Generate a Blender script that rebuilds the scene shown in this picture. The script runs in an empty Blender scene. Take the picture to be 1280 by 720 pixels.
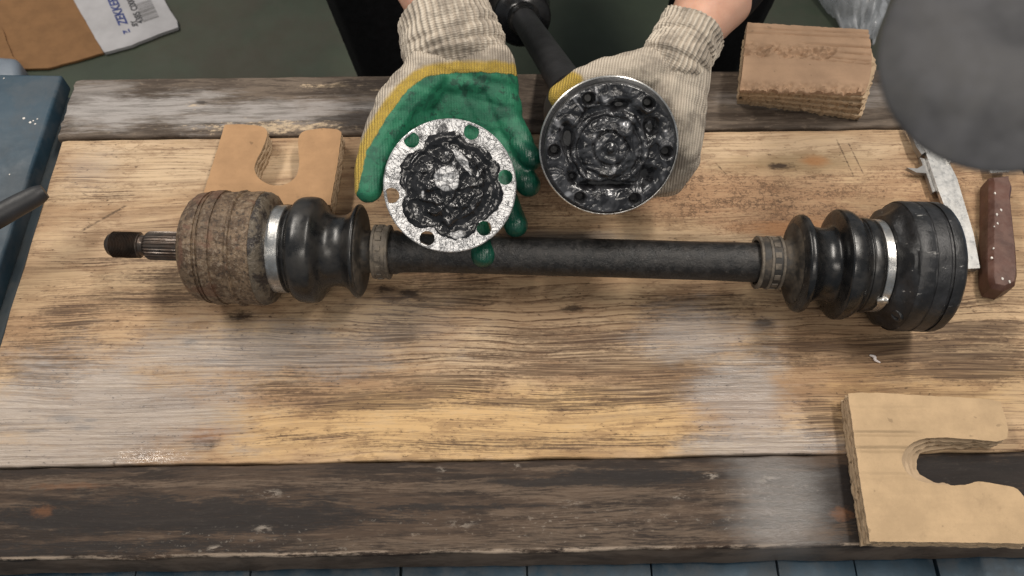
import bpy, bmesh, math, random
from mathutils import Vector, Matrix, noise
random.seed(7)
R = math.radians
scene = bpy.context.scene
COL = scene.collection

# ------------------------------------------------------------ camera, world, lamps, exposure
cam_d = bpy.data.cameras.new('camera')
cam_d.sensor_width = 36.0
cam_d.lens = 28.69
cam_d.clip_start = 0.01
cam_d.clip_end = 50
cam = bpy.data.objects.new('camera', cam_d)
COL.objects.link(cam)
cam.location = (0.0, -0.3192, 0.6004)
cam.rotation_euler = (R(28.0), 0, 0)
cam_d.dof.use_dof = True
cam_d.dof.focus_distance = 0.66
cam_d.dof.aperture_fstop = 10.5
scene.camera = cam

world = bpy.data.worlds.new('World')
scene.world = world
world.use_nodes = True
wb = world.node_tree.nodes['Background']
wb.inputs[0].default_value = (0.86, 0.93, 1.0, 1)
wb.inputs[1].default_value = 0.24

def area(name, loc, sx, sy, power, color, target=None):
    l = bpy.data.lights.new(name, 'AREA')
    l.shape = 'RECTANGLE'; l.size = sx; l.size_y = sy
    l.energy = power; l.color = color
    o = bpy.data.objects.new(name, l); COL.objects.link(o)
    o.location = loc
    if target:
        d = Vector(target) - Vector(loc)
        o.rotation_euler = d.to_track_quat('-Z', 'Y').to_euler()
    return o
area('tube_and_fill_lamp', (-1.30, 1.05, 1.95), 0.22, 1.9, 47, (1.0, 0.93, 0.84))
area('tube_and_fill_lamp', (0.86, 0.40, 1.95), 0.20, 1.3, 34, (1.0, 0.93, 0.84))
area('tube_and_fill_lamp', (0.1, -1.2, 1.7), 1.4, 0.25, 12, (1.0, 0.92, 0.82), (0, 0, 0))  # unseen fill lamp added behind the camera, aimed at the bench

vs = scene.view_settings
vs.view_transform = 'Standard'; vs.look = 'None'; vs.exposure = 0.0; vs.gamma = 1.0
vs.use_curve_mapping = False

# ------------------------------------------------------------ node helper
class Mat:
    def __init__(s, name):
        s.m = bpy.data.materials.new(name); s.m.use_nodes = True
        s.nt = s.m.node_tree; s.b = s.nt.nodes['Principled BSDF']
        s.co = None
    def put(s, sock, v):
        if v is None: return
        if isinstance(v, bpy.types.NodeSocket): s.nt.links.new(v, sock)
        else:
            if sock.type == 'RGBA' and not isinstance(v, (int, float)) and len(v) == 3: v = (*v, 1)
            if sock.type == 'RGBA' and isinstance(v, (int, float)): v = (v, v, v, 1)
            if sock.type == 'VECTOR' and isinstance(v, (int, float)): v = (v, v, v)
            sock.default_value = v
    def obj(s):
        if s.co is None: s.co = s.nt.nodes.new('ShaderNodeTexCoord').outputs['Object']
        return s.co
    def attr(s, name, out='Fac'):
        n = s.nt.nodes.new('ShaderNodeAttribute'); n.attribute_name = name; return n.outputs[out]
    def vm(s, op, a, b=None):
        n = s.nt.nodes.new('ShaderNodeVectorMath'); n.operation = op
        s.put(n.inputs[0], a); s.put(n.inputs[1], b)
        return n.outputs['Value'] if op in ('LENGTH', 'DISTANCE', 'DOT_PRODUCT') else n.outputs[0]
    def ma(s, op, a, b=None, c=None, clamp=False):
        n = s.nt.nodes.new('ShaderNodeMath'); n.operation = op; n.use_clamp = clamp
        s.put(n.inputs[0], a); s.put(n.inputs[1], b)
        if c is not None: s.put(n.inputs[2], c)
        return n.outputs[0]
    def mix(s, f, a, b, blend='MIX'):
        n = s.nt.nodes.new('ShaderNodeMix'); n.data_type = 'RGBA'; n.blend_type = blend
        s.put(n.inputs[0], f); s.put(n.inputs[6], a); s.put(n.inputs[7], b)
        return n.outputs[2]
    def mapr(s, v, a, b, c=0.0, d=1.0, smooth=True):
        n = s.nt.nodes.new('ShaderNodeMapRange'); n.interpolation_type = 'SMOOTHSTEP' if smooth else 'LINEAR'
        s.put(n.inputs[0], v)
        for i, x in enumerate((a, b, c, d)): s.put(n.inputs[i + 1], x)
        return n.outputs[0]
    def noise(s, vec, scale=1.0, detail=3.0, rough=0.55, dist=0.0, out=0):
        n = s.nt.nodes.new('ShaderNodeTexNoise')
        s.put(n.inputs['Vector'], vec); s.put(n.inputs['Scale'], scale); s.put(n.inputs['Detail'], detail)
        s.put(n.inputs['Roughness'], rough); s.put(n.inputs['Distortion'], dist)
        return n.outputs[out]
    def voro(s, vec, scale, feature='DISTANCE_TO_EDGE', out='Distance', rnd=1.0):
        n = s.nt.nodes.new('ShaderNodeTexVoronoi'); n.feature = feature
        s.put(n.inputs['Vector'], vec); s.put(n.inputs['Scale'], scale); s.put(n.inputs['Randomness'], rnd)
        return n.outputs[out]
    def sc(s, vec, k): return s.vm('MULTIPLY', vec, k)
    def sep(s, vec):
        n = s.nt.nodes.new('ShaderNodeSeparateXYZ'); s.put(n.inputs[0], vec); return n.outputs
    def bump(s, h, strength=0.5, dist=0.001, normal=None):
        n = s.nt.nodes.new('ShaderNodeBump'); s.put(n.inputs['Height'], h)
        n.inputs['Strength'].default_value = strength; n.inputs['Distance'].default_value = dist
        if normal: s.nt.links.new(normal, n.inputs['Normal'])
        return n.outputs[0]
    def set(s, color=None, rough=None, metal=None, normal=None, spec=None, coat=None, coatr=None, sss=None, alpha=None, trans=None):
        b = s.b.inputs
        for k, v in (('Base Color', color), ('Roughness', rough), ('Metallic', metal), ('Normal', normal), ('Specular IOR Level', spec),
                     ('Coat Weight', coat), ('Coat Roughness', coatr), ('Subsurface Weight', sss), ('Alpha', alpha), ('Transmission Weight', trans)):
            s.put(b[k], v)
        return s.m

# ------------------------------------------------------------ materials
def ell_sum(m, p, spots, wob):
    """max of soft elliptical patches (stains with a shape of their own), edges broken by noise"""
    acc = None
    for (cx, cy, rx, ry, amt) in spots:
        d = m.vm('LENGTH', m.sc(m.vm('SUBTRACT', p, (cx, cy, 0)), (1 / rx, 1 / ry, 0)))
        d = m.ma('ADD', d, wob)
        v = m.mapr(d, 1.15, 0.25, 0.0, amt)
        acc = v if acc is None else m.ma('MAXIMUM', acc, v)
    return acc

def wood_main():
    m = Mat('worn_pine_board')
    p0 = m.obj()
    w = m.noise(m.sc(p0, (6, 16, 5)), 1, 3, 0.5)
    w2 = m.noise(m.sc(p0, (2.2, 9, 3)), 1, 2, 0.5)
    n = m.nt.nodes.new('ShaderNodeCombineXYZ')
    m.put(n.inputs[1], m.ma('ADD', m.ma('MULTIPLY_ADD', w, 0.012, -0.006), m.ma('MULTIPLY_ADD', w2, 0.03, -0.015)))
    p = m.vm('ADD', p0, n.outputs[0])
    fine = m.noise(m.sc(p, (15, 1150, 10)), 1, 3, 0.62)
    mid = m.noise(m.sc(p, (9, 430, 10)), 1, 4, 0.62)
    coarse = m.noise(m.sc(p, (5, 120, 10)), 1, 5, 0.66)
    broad = m.noise(m.sc(p, (3, 20, 5)), 1, 4, 0.55)
    mott = m.noise(m.sc(p, (24, 70, 9)), 1, 6, 0.72)
    speck = m.noise(m.sc(p0, (200, 420, 100)), 1, 4, 0.7)
    grit = m.noise(m.sc(p0, (90, 220, 10)), 1, 5, 0.75)
    wob = m.ma('ADD', m.ma('MULTIPLY_ADD', coarse, 2.6, -1.3), m.ma('ADD', m.ma('MULTIPLY_ADD', mid, 2.2, -1.1), m.ma('MULTIPLY_ADD', grit, 1.0, -0.5)))
    wobs = m.ma('ADD', m.ma('MULTIPLY_ADD', m.noise(m.sc(p0, (15, 34, 10)), 1, 6, 0.7), 1.9, -0.95), m.ma('MULTIPLY_ADD', mid, 0.8, -0.4))
    wobk = m.ma('ADD', m.ma('MULTIPLY_ADD', grit, 2.2, -1.1), m.ma('MULTIPLY_ADD', speck, 1.2, -0.6))
    dith = m.ma('ADD', m.ma('MULTIPLY_ADD', fine, 1.5, -.75), m.ma('ADD', m.ma('MULTIPLY_ADD', mid, 1.3, -.65), m.ma('MULTIPLY_ADD', speck, 1.3, -.65)))
    def crisp(soft, wd=.16, k=1.0): return m.mapr(m.ma('ADD', soft, m.ma('MULTIPLY', dith, k)), .5 - wd, .5 + wd)
    col = m.mix(m.mapr(broad, 0.38, 0.60), (0.39, 0.25, 0.143), (0.54, 0.378, 0.228))
    yel = ell_sum(m, p0, [(-0.02, -0.118, 0.26, 0.042, 1), (0.10, -0.12, 0.10, 0.035, .8), (-0.18, -0.12, 0.11, 0.03, .8), (0.27, -0.105, 0.05, 0.03, 1), (.35, -.10, .1, .03, .6)], wobs)
    col = m.mix(m.ma('MULTIPLY', crisp(yel, .45, .4), 0.85), col, (0.60, 0.395, 0.19))
    pal = ell_sum(m, p0, [(-0.30, 0.13, 0.16, 0.05, .9), (-0.32, 0.05, 0.12, 0.04, .6), (0.22, 0.14, 0.30, 0.03, .8), (0.0, -0.05, 0.24, 0.035, .8), (.12, .04, .2, .02, .6)], wobs)
    col = m.mix(m.ma('MULTIPLY', pal, 0.8), col, (0.58, 0.44, 0.295))
    col = m.mix(m.ma('MULTIPLY', crisp(m.mapr(mott, 0.47, 0.63), .4), 0.42), col, (0.20, 0.112, 0.058))
    col = m.mix(m.ma('MULTIPLY', crisp(m.mapr(mott, 0.50, 0.36), .45), 0.35), col, (0.58, 0.42, 0.25))
    warm = m.noise(m.sc(p0, (5, 13, 3)), 1, 4, .6)
    col = m.mix(m.ma('MULTIPLY', m.mapr(warm, .47, .62), .45), col, (0.25, 0.14, 0.075))
    # grain
    col = m.mix(m.ma('MULTIPLY', crisp(m.mapr(coarse, 0.48, 0.62), .4), 0.24), col, (0.155, 0.090, 0.050))
    col = m.mix(m.ma('MULTIPLY', m.mapr(mid, 0.54, 0.61), m.mapr(warm, .42, .58, .14, .42)), col, (0.125, 0.070, 0.039))
    col = m.mix(m.ma('MULTIPLY', m.mapr(fine, 0.55, 0.61), m.mapr(warm, .42, .58, .18, .42)), col, (0.10, 0.058, 0.034))
    # growth ring lines
    rw = m.nt.nodes.new('ShaderNodeTexWave'); rw.wave_type = 'BANDS'; rw.bands_direction = 'Y'; rw.wave_profile = 'SAW'
    m.put(rw.inputs['Vector'], p); m.put(rw.inputs['Scale'], 44); m.put(rw.inputs['Distortion'], 6.0); m.put(rw.inputs['Detail'], 3.0); m.put(rw.inputs['Detail Scale'], 0.22)
    ringm = ell_sum(m, p0, [(0.0, -0.035, 0.24, 0.05, 1), (0.06, 0.025, 0.2, 0.03, .9), (-0.25, -0.03, 0.2, 0.05, .5), (0.33, -0.03, 0.16, 0.05, .9)], wobs)
    rl = m.ma('MULTIPLY', m.mapr(rw.outputs[1], 0.72, 0.95), m.mapr(grit, .38, .55, .35, 1.0))
    col = m.mix(m.ma('MULTIPLY', rl, m.ma('MULTIPLY_ADD', ringm, 0.80, 0.16)), col, (0.085, 0.043, 0.023))
    # dark soaked-in oil stains
    stains = [(-0.115, -0.097, 0.095, 0.013, 1), (-0.055, -0.085, 0.07, 0.008, .9), (-0.095, -0.043, 0.034, 0.019, .8), (-0.05, 0.0, 0.055, 0.024, .8), (-0.10, -0.005, .02, .01, .9),
              (0.115, -0.068, 0.10, 0.016, 1), (0.06, -0.045, 0.12, 0.016, .8), (0.10, -0.092, 0.13, 0.020, .8), (0.30, -0.060, 0.17, 0.013, 1), (0.36, -0.075, 0.09, 0.020, 1), (0.38, -0.045, 0.09, 0.013, .9), (.33, -.02, .12, .012, .7),
              (0.16, -0.02, 0.07, 0.02, .7), (-0.17, -0.06, 0.11, 0.03, .7), (-0.37, -0.06, 0.05, 0.035, .8), (-0.36, -0.02, 0.04, 0.03, .7), (0.235, -0.125, 0.022, 0.04, .9), (0.215, -.06, .06, .02, .8),
              (-0.02, 0.075, 0.10, 0.05, .6), (0.02, -0.133, 0.25, 0.009, .6), (-0.30, -0.005, .09, .014, .7), (-0.28, .018, .07, .02, .7), (-.2, -.085, .1, .012, .6), (-.13, -.125, .08, .006, .5), (.03, -.06, .2, .01, .7), (-.36, .10, .06, .01, .5), (-.33, .03, .08, .006, .6)]
    stains += [(-.09, -.092, .11, .010, 1), (.0, -.10, .08, .005, .9), (.07, -.075, .16, .010, .9), (-.06, -.078, .12, .005, .8)]
    st = ell_sum(m, p0, stains, wob)
    col = m.mix(m.ma('MULTIPLY', crisp(st, .34), m.mapr(m.ma('ADD', m.ma('MULTIPLY', fine, .5), m.ma('MULTIPLY', mid, .5)), .40, .58, .34, .88)), col, (0.062, 0.034, 0.020))
    # reddish speckled crust behind the shaft on the right
    crust = ell_sum(m, p0, [(0.20, 0.09, 0.17, 0.032, 1), (0.13, 0.125, 0.07, 0.02, .8), (0.27, 0.062, 0.14, 0.02, .9), (0.05, 0.10, 0.05, 0.04, .7), (.36, .10, .1, .03, .6)], wobs)
    cr = m.mapr(m.voro(m.vm('ADD', p0, m.sc(m.noise(p0, 140, 4, .7, 0, 1), .016)), 150), 0.12, 0.02)
    cr = m.ma('MULTIPLY', cr, m.mapr(mott, .44, .54))
    col = m.mix(m.ma('MULTIPLY', crisp(crust, .3), 0.40), col, (0.32, 0.165, 0.09))
    col = m.mix(m.ma('MULTIPLY', crust, m.ma('MAXIMUM', m.ma('MULTIPLY', cr, .8), m.mapr(speck, .53, .62, 0, .7))), col, (0.085, 0.050, 0.030))
    # knots
    kn = ell_sum(m, p0, [(0.255, 0.125, 0.085, 0.015, 1)], wobs)
    col = m.mix(m.ma('MULTIPLY', kn, 0.6), col, (0.215, 0.145, 0.068))
    kd = ell_sum(m, p0, [(0.245, 0.121, 0.014, 0.005, 1), (-0.235, -0.127, 0.014, 0.008, 1), (-0.222, -0.022, 0.014, 0.006, 1), (-.345, -.108, .016, .004, 1), (.05, -.02, .012, .004, .9), (.205, -.035, .012, .004, .9), (-0.085, -0.004, 0.012, 0.005, 1), (-0.105, 0.001, .010, .004, 1), (-0.33, -0.115, .010, .003, 1), (-0.325, -.109, .008, .002, 1), (-.365, -.117, .012, .002, 1), (-.26, -.045, .008, .004, .9), (-.235, -.062, .014, .002, .8), (-.28, .06, .006, .003, .8)], wobk)
    col = m.mix(m.ma('MULTIPLY', kd, 0.9), col, (0.026, 0.014, 0.009))
    rust = ell_sum(m, p0, [(0.277, 0.126, 0.016, 0.008, .6), (0.25, 0.055, 0.06, 0.012, .5), (.17, -.11, .05, .02, .35), (-.235, -.122, .022, .008, .5)], wobs)
    col = m.mix(rust, col, (0.36, 0.15, 0.05))
    # grey grease-and-dust film, with lamp sheen painted into its colour
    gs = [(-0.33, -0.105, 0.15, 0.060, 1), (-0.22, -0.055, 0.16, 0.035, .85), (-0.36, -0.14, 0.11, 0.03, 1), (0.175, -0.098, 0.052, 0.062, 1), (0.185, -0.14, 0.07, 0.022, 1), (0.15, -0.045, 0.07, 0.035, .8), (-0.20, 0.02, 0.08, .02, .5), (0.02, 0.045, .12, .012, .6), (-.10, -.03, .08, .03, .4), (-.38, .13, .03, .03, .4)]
    sheen_film = ell_sum(m, p0, gs, wobs)
    sheen_film_col = m.mix(m.mapr(mid, 0.46, 0.60), (0.30, 0.262, 0.235), (0.20, 0.168, 0.146))
    sheen_film_col = m.mix(m.ma('MULTIPLY', m.mapr(fine, .52, .62), .4), sheen_film_col, (0.12, 0.098, 0.083))
    col = m.mix(m.ma('MULTIPLY', crisp(sheen_film, .6, .4), 0.78), col, sheen_film_col)
    # black pinpricks and short scratches
    pits = m.ma('MULTIPLY', m.mapr(speck, 0.60, 0.66), m.mapr(mott, 0.45, 0.58))
    col = m.mix(m.ma('MULTIPLY', pits, 0.8), col, (0.030, 0.019, 0.013))
    for (ax, ay, bx, by, wd) in [(-0.372, 0.062, -0.338, 0.088, .0012), (0.302, 0.150, 0.309, 0.108, .0007), (0.312, 0.146, 0.318, 0.112, .0006), (.187, .125, .195, .112, .0006), (-0.300, -.148, -.300, -.140, .0012)]:
        dx, dy = bx - ax, by - ay; L = math.hypot(dx, dy); ux, uy = dx / L, dy / L
        q = m.vm('SUBTRACT', p0, (ax, ay, 0))
        t = m.vm('DOT_PRODUCT', q, (ux, uy, 0)); d = m.ma('ABSOLUTE', m.vm('DOT_PRODUCT', q, (-uy, ux, 0)))
        d = m.ma('ADD', d, m.ma('MULTIPLY_ADD', grit, .003, -.0015))
        k = m.ma('MULTIPLY', m.mapr(d, wd * 1.6, wd * .2), m.ma('MULTIPLY', m.mapr(t, -0.002, 0.003), m.mapr(t, L + .002, L - .003)))
        col = m.mix(m.ma('MULTIPLY', k, m.mapr(speck, .4, .55, .2, .8)), col, (0.05, 0.032, 0.022))
    wet = ell_sum(m, p0, [(-0.272, -0.139, 0.036, 0.009, 1)], m.ma('MULTIPLY_ADD', speck, 3.4, -1.5))
    ro = m.ma('ADD', m.ma('MULTIPLY_ADD', sheen_film, -0.28, 0.66), m.ma('MULTIPLY_ADD', fine, 0.30, -0.15))
    ro = m.ma('MULTIPLY_ADD', st, -0.12, ro)
    ro = m.ma('MAXIMUM', m.ma('MULTIPLY_ADD', wet, -0.55, ro), .07)
    sp = m.ma('ADD', m.ma('MULTIPLY_ADD', sheen_film, .42, .20), m.ma('MULTIPLY', wet, .6))
    h = m.ma('ADD', m.ma('MULTIPLY', fine, -0.8), m.ma('ADD', m.ma('MULTIPLY', mid, -1.2), m.ma('MULTIPLY', speck, -0.5)))
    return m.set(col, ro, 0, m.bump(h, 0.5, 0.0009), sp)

def wood_dark(name, back):
    m = Mat(name)
    p0 = m.obj()
    w = m.noise(m.sc(p0, (4, 18, 5)), 1, 3, 0.5)
    n = m.nt.nodes.new('ShaderNodeCombineXYZ'); m.put(n.inputs[1], m.ma('MULTIPLY_ADD', w, 0.02, -0.01))
    p = m.vm('ADD', p0, n.outputs[0])
    fine = m.noise(m.sc(p, (48, 900, 60)), 1, 5, 0.72)
    mid = m.noise(m.sc(p, (20, 240, 30)), 1, 6, 0.72)
    broad = m.noise(m.sc(p, (7, 60, 5)), 1, 6, 0.72)
    speck = m.noise(m.sc(p0, (170, 300, 150)), 1, 4, 0.7)
    grit = m.noise(m.sc(p0, (90, 220, 10)), 1, 5, 0.75)
    wobs = m.ma('ADD', m.ma('MULTIPLY_ADD', m.noise(m.sc(p0, (16, 60, 10)), 1, 6, 0.7), 2.4, -1.2), m.ma('MULTIPLY_ADD', mid, 1.2, -.6))
    wobk = m.ma('ADD', m.ma('MULTIPLY_ADD', grit, 2.2, -1.1), m.ma('MULTIPLY_ADD', speck, 1.2, -0.6))
    dith = m.ma('ADD', m.ma('MULTIPLY_ADD', fine, 1.8, -.9), m.ma('ADD', m.ma('MULTIPLY_ADD', mid, 1.5, -.75), m.ma('MULTIPLY_ADD', speck, 1.1, -.55)))
    def crisp(soft, wd=.2, k=1.0): return m.mapr(m.ma('ADD', soft, m.ma('MULTIPLY', dith, k)), .5 - wd, .5 + wd)
    if back:
        col = m.mix(m.mapr(broad, 0.40, 0.60), (0.060, 0.044, 0.033), (0.145, 0.112, 0.086))
        col = m.mix(m.ma('MULTIPLY', m.mapr(mid, 0.5, 0.62), 0.6), col, (0.042, 0.030, 0.022))
        col = m.mix(m.ma('MULTIPLY', m.mapr(grit, 0.55, 0.66), 0.4), col, (0.24, 0.185, 0.135))
        g = ell_sum(m, p0, [(-0.36, 0.195, 0.15, 0.026, 1), (-0.22, 0.19, 0.12, 0.018, 1), (-0.10, 0.195, 0.1, 0.012, .7), (0.30, 0.20, 0.12, .02, .5), (-.40, .21, .05, .03, .6)], wobs)
        col = m.mix(m.ma('MULTIPLY', g, .85), col, m.mix(m.mapr(mid, .44, .6), (0.30, 0.275, 0.26), (0.19, 0.172, 0.158)))  # grey dirt at the left, overhead sheen partly put into this colour
        br = ell_sum(m, p0, [(-0.22, 0.172, 0.07, 0.008, 1), (-0.165, 0.222, 0.04, 0.004, 1), (-0.10, .217, .025, .004, .9), (-0.295, .2, .010, .004, .8)], m.ma('MULTIPLY_ADD', grit, 5.2, -2.4))
        col = m.mix(br, col, (0.48, 0.37, 0.25))
        dk = ell_sum(m, p0, [(-0.14, 0.182, 0.05, 0.012, 1), (-0.12, 0.222, .1, .010, .8), (-.03, .175, .12, .008, .9), (-.29, .203, .008, .004, .9), (.1, .21, .1, .01, .6)], wobs)
        col = m.mix(m.ma('MULTIPLY', crisp(dk, .3), .85), col, (0.033, 0.024, 0.019))
        ro = m.ma('MULTIPLY_ADD', g, -.22, m.ma('MULTIPLY_ADD', fine, 0.35, 0.48)); sp = m.ma('MULTIPLY_ADD', g, .3, .25)
    else:
        col = m.mix(m.mapr(broad, 0.42, 0.60), (0.027, 0.019, 0.015), (0.074, 0.049, 0.034))
        col = m.mix(m.ma('MULTIPLY', m.mapr(mid, 0.52, 0.64), 0.65), col, (0.130, 0.090, 0.062))
        col = m.mix(m.ma('MULTIPLY', m.mapr(fine, 0.53, 0.64), 0.45), col, (0.020, 0.015, 0.012))
        br = ell_sum(m, p0, [(-0.02, -0.165, 0.16, 0.006, .9), (0.05, -0.172, 0.10, 0.008, .9), (0.06, -.186, .14, .007, .8), (-0.20, -0.16, 0.16, 0.005, .7), (0.0, -.205, .24, .008, .9), (.155, -.175, .035, .010, .9), (-.33, -.158, .06, .005, .9), (0.13, -.20, .10, .004, .8), (.03, -.153, .03, .003, 1), (.05, -.196, .12, .01, .7)], wobs)
        col = m.mix(m.ma('MULTIPLY', crisp(br, .3), m.mapr(fine, .40, .60, .15, .6)), col, (0.175, 0.125, 0.088))
        dk = ell_sum(m, p0, [(-0.25, -0.182, 0.22, 0.018, .9), (0.08, -0.160, 0.08, 0.009, .95), (0.18, -0.195, .06, .010, .6), (0.02, -.163, .05, .005, 1), (.25, -.18, .05, .035, 1), (.33, -.165, .1, .03, 1), (-.05, -.18, .1, .004, .8), (-.3, -.205, .2, .01, .7)], wobs)
        col = m.mix(m.ma('MULTIPLY', crisp(dk, .3), 0.9), col, (0.020, 0.0165, 0.0155))
        ru = ell_sum(m, p0, [(-0.345, -0.178, 0.010, 0.005, .45), (-0.33, -.16, .035, .003, .3), (.236, -.19, .010, .006, .5)], wobk)
        col = m.mix(ru, col, (0.20, 0.085, 0.035))
        flm = ell_sum(m, p0, [(-0.2, -0.205, 0.14, 0.012, 1), (-0.18, -.17, .03, .006, 1), (.03, -.195, .18, .016, 1), (.18, -.172, .05, .012, 1)], wobs)
        fl = m.mapr(speck, 0.60, 0.66)
        col = m.mix(m.ma('MULTIPLY', fl, m.ma('MULTIPLY_ADD', flm, .25, .02)), col, (0.42, 0.37, 0.31))
        fk = ell_sum(m, p0, [(-.18, -.168, .012, .004, 1), (-.183, -.193, .010, .004, .8), (-.215, -.207, .008, .004, 1), (-.055, -.152, .006, .003, .9), (.0, -.151, .005, .003, 1), (.145, -.160, .008, .004, 1), (.187, -.164, .012, .006, .9), (.12, -.175, .01, .003, .9), (.04, -.178, .012, .003, .8), (-.04, -.192, .014, .004, .8), (.16, -.192, .012, .003, .8)], wobk)
        col = m.mix(m.ma('MULTIPLY', fk, m.mapr(grit, .48, .58, 0, .7)), col, (0.36, 0.31, 0.26))
        y = m.sep(p0)
        ed = m.ma('MULTIPLY', m.mapr(y[1], -0.2090, -0.2112), m.mapr(y[2], -0.0045, -0.0016))
        fz_ = m.ma('MULTIPLY', m.mapr(y[2], -.003, -.006), m.mapr(mid, .40, .58, .35, .9))
        col = m.mix(fz_, col, (0.145, 0.108, 0.082))  # front face lightened: its brighter lighting is put into the colour
        col = m.mix(m.ma('MULTIPLY', ed, m.mapr(m.ma('ADD', mid, m.ma('MULTIPLY_ADD', grit, .6, -.3)), .42, .60)), col, (0.33, 0.26, 0.20))
        sheen_film = ell_sum(m, p0, [(0.192, -0.18, 0.045, 0.075, 1)], m.ma('MULTIPLY', wobs, .4))
        col = m.mix(m.ma('MULTIPLY', crisp(sheen_film, .6, .35), .5), col, (0.165, 0.148, 0.136))  # sheen patch: reflected lamp light painted as grey, besides the lower roughness
        ro = m.ma('MULTIPLY_ADD', sheen_film, -.26, m.ma('MULTIPLY_ADD', fine, 0.30, 0.44)); sp = m.ma('MULTIPLY_ADD', sheen_film, .4, .18)
    h = m.ma('ADD', m.ma('MULTIPLY', fine, 0.5), m.ma('ADD', m.ma('MULTIPLY', mid, 0.9), m.ma('MULTIPLY', speck, 0.35)))
    return m.set(col, ro, 0, m.bump(h, 0.5, 0.0011), sp)

def cardboard(name, base, dirt=0.3, crease=None):
    m = Mat(name); p = m.obj()
    a = m.noise(m.sc(p, (30, 30, 30)), 1, 5, .6); f = m.noise(p, 420, 4, .7)
    st = m.noise(m.sc(p, (12, 160, 60)), 1, 3, .5)
    c = m.mix(m.mapr(a, .35, .7), base, tuple(x * .80 for x in base))
    c = m.mix(m.ma('MULTIPLY', m.mapr(f, .5, .8), .25), c, tuple(x * .55 for x in base))
    c = m.mix(m.ma('MULTIPLY', m.mapr(st, .5, .75), .16), c, tuple(x * .6 for x in base))
    d = m.mapr(m.noise(p, 55, 5, .65), .60, .72)
    c = m.mix(m.ma('MULTIPLY', d, dirt), c, (0.09, 0.06, 0.035))
    sp = m.mapr(m.noise(p, 130, 2, .5), .715, .74)
    c = m.mix(m.ma('MULTIPLY', sp, .7 * dirt + .2), c, (0.05, 0.035, 0.02))
    if crease: # pressed fold lines in the sheet: (y, half width, x from, x to)
        xyz = m.sep(p)
        h = m.ma('MULTIPLY', f, .25)
        for (y, wd, xa, xb, dep) in crease:
            yy = m.ma('ADD', xyz[1], m.ma('MULTIPLY_ADD', a, .003, -.0015))
            k = m.mapr(m.ma('ABSOLUTE', m.ma('SUBTRACT', yy, y)), wd, 0.0)
            k = m.ma('MULTIPLY', k, m.ma('MULTIPLY', m.mapr(xyz[0], xa - .01, xa), m.mapr(xyz[0], xb + .02, xb)))
            h = m.ma('MULTIPLY_ADD', k, -dep, h)
        nb = m.bump(h, .8, .002)
    else:
        nb = m.bump(m.ma('MULTIPLY_ADD', st, .6, m.ma('MULTIPLY', f, .5)), .35, .0008)
    return m.set(c, .82, 0, nb, .3)

def simple(name, c, rough=.5, metal=0., var=.3, scale=60, bump=.2, bd=.0006, spec=.5, dirt=None, dirt_amt=0., dscale=45, **k):
    m = Mat(name); p = m.obj()
    a = m.noise(p, scale, 5, .6); f = m.noise(p, scale * 6, 4, .65)
    col = m.mix(m.mapr(a, .3, .7), tuple(x * (1 - var) for x in c), tuple(min(1, x * (1 + var * .6)) for x in c))
    ro = m.ma('MULTIPLY_ADD', f, .3, rough - .15)
    if dirt:
        dm = m.ma('MULTIPLY', m.mapr(m.noise(p, dscale, 6, .7), .42, .66), dirt_amt)
        col = m.mix(dm, col, dirt); ro = m.ma('MULTIPLY_ADD', dm, .35, ro)
    return m.set(col, ro, metal, m.bump(m.ma('MULTIPLY_ADD', a, .6, m.ma('MULTIPLY', f, .5)), bump, bd), spec, **k)

def rusty():
    m = Mat('crusted_steel'); p = m.obj()
    a = m.noise(p, 110, 6, .72); b = m.noise(p, 320, 5, .72); c3 = m.noise(p, 26, 4, .6)
    col = m.mix(m.mapr(a, .42, .58), (0.205, 0.140, 0.086), (0.100, 0.062, 0.037))
    col = m.mix(m.ma('MULTIPLY', m.mapr(b, .53, .62), .55), col, (0.30, 0.24, 0.175))
    col = m.mix(m.ma('MULTIPLY', m.mapr(b, .47, .38), .85), col, (0.040, 0.029, 0.021))
    col = m.mix(m.ma('MULTIPLY', m.mapr(c3, .54, .62), .35), col, (0.050, 0.033, 0.023))
    col = m.mix(m.ma('MULTIPLY', m.mapr(m.noise(p, 38, 3, .6, .5), .55, .63), .6), col, (0.15, 0.072, 0.045))
    ro = m.ma('MULTIPLY_ADD', a, .4, .28)
    return m.set(col, ro, .15, m.bump(m.ma('ADD', m.ma('MULTIPLY', b, .8), a), .9, .0018), .5)

def rusty_dark():
    m = Mat('chipped_dark_steel'); p = m.obj()
    a = m.noise(p, 70, 6, .7); b = m.noise(p, 230, 5, .7)
    col = m.mix(m.mapr(a, .44, .54), (0.030, 0.023, 0.020), (0.125, 0.100, 0.072))
    col = m.mix(m.ma('MULTIPLY', m.mapr(b, .54, .64), .6), col, (0.20, 0.17, 0.13))
    return m.set(col, m.ma('MULTIPLY_ADD', a, .5, .15), .15, m.bump(m.ma('ADD', b, m.ma('MULTIPLY', a, 2)), .9, .0016), .5)

def black_steel(name='black_steel', scuff=.8, base=(0.013, 0.013, 0.014), rough=.36):
    m = Mat(name); p = m.obj()
    a = m.noise(p, 60, 5, .65); b = m.noise(p, 260, 5, .75); s = m.noise(m.sc(p, (75, 200, 200)), 1, 4, .7)
    col = m.mix(m.mapr(a, .4, .7), base, tuple(x * 2.6 for x in base))
    sc_ = m.ma('MULTIPLY', m.mapr(s, .645, .69), m.mapr(a, .42, .58))
    col = m.mix(m.ma('MULTIPLY', sc_, scuff), col, (0.52, 0.50, 0.47))
    col = m.mix(m.ma('MULTIPLY', m.mapr(b, .60, .72), .35), col, (0.10, 0.085, 0.07))
    ro = m.ma('MULTIPLY_ADD', b, .34, rough - .15)
    return m.set(col, ro, .1, m.bump(m.ma('ADD', a, m.ma('MULTIPLY', b, .7)), .55, .0010), .5)

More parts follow.
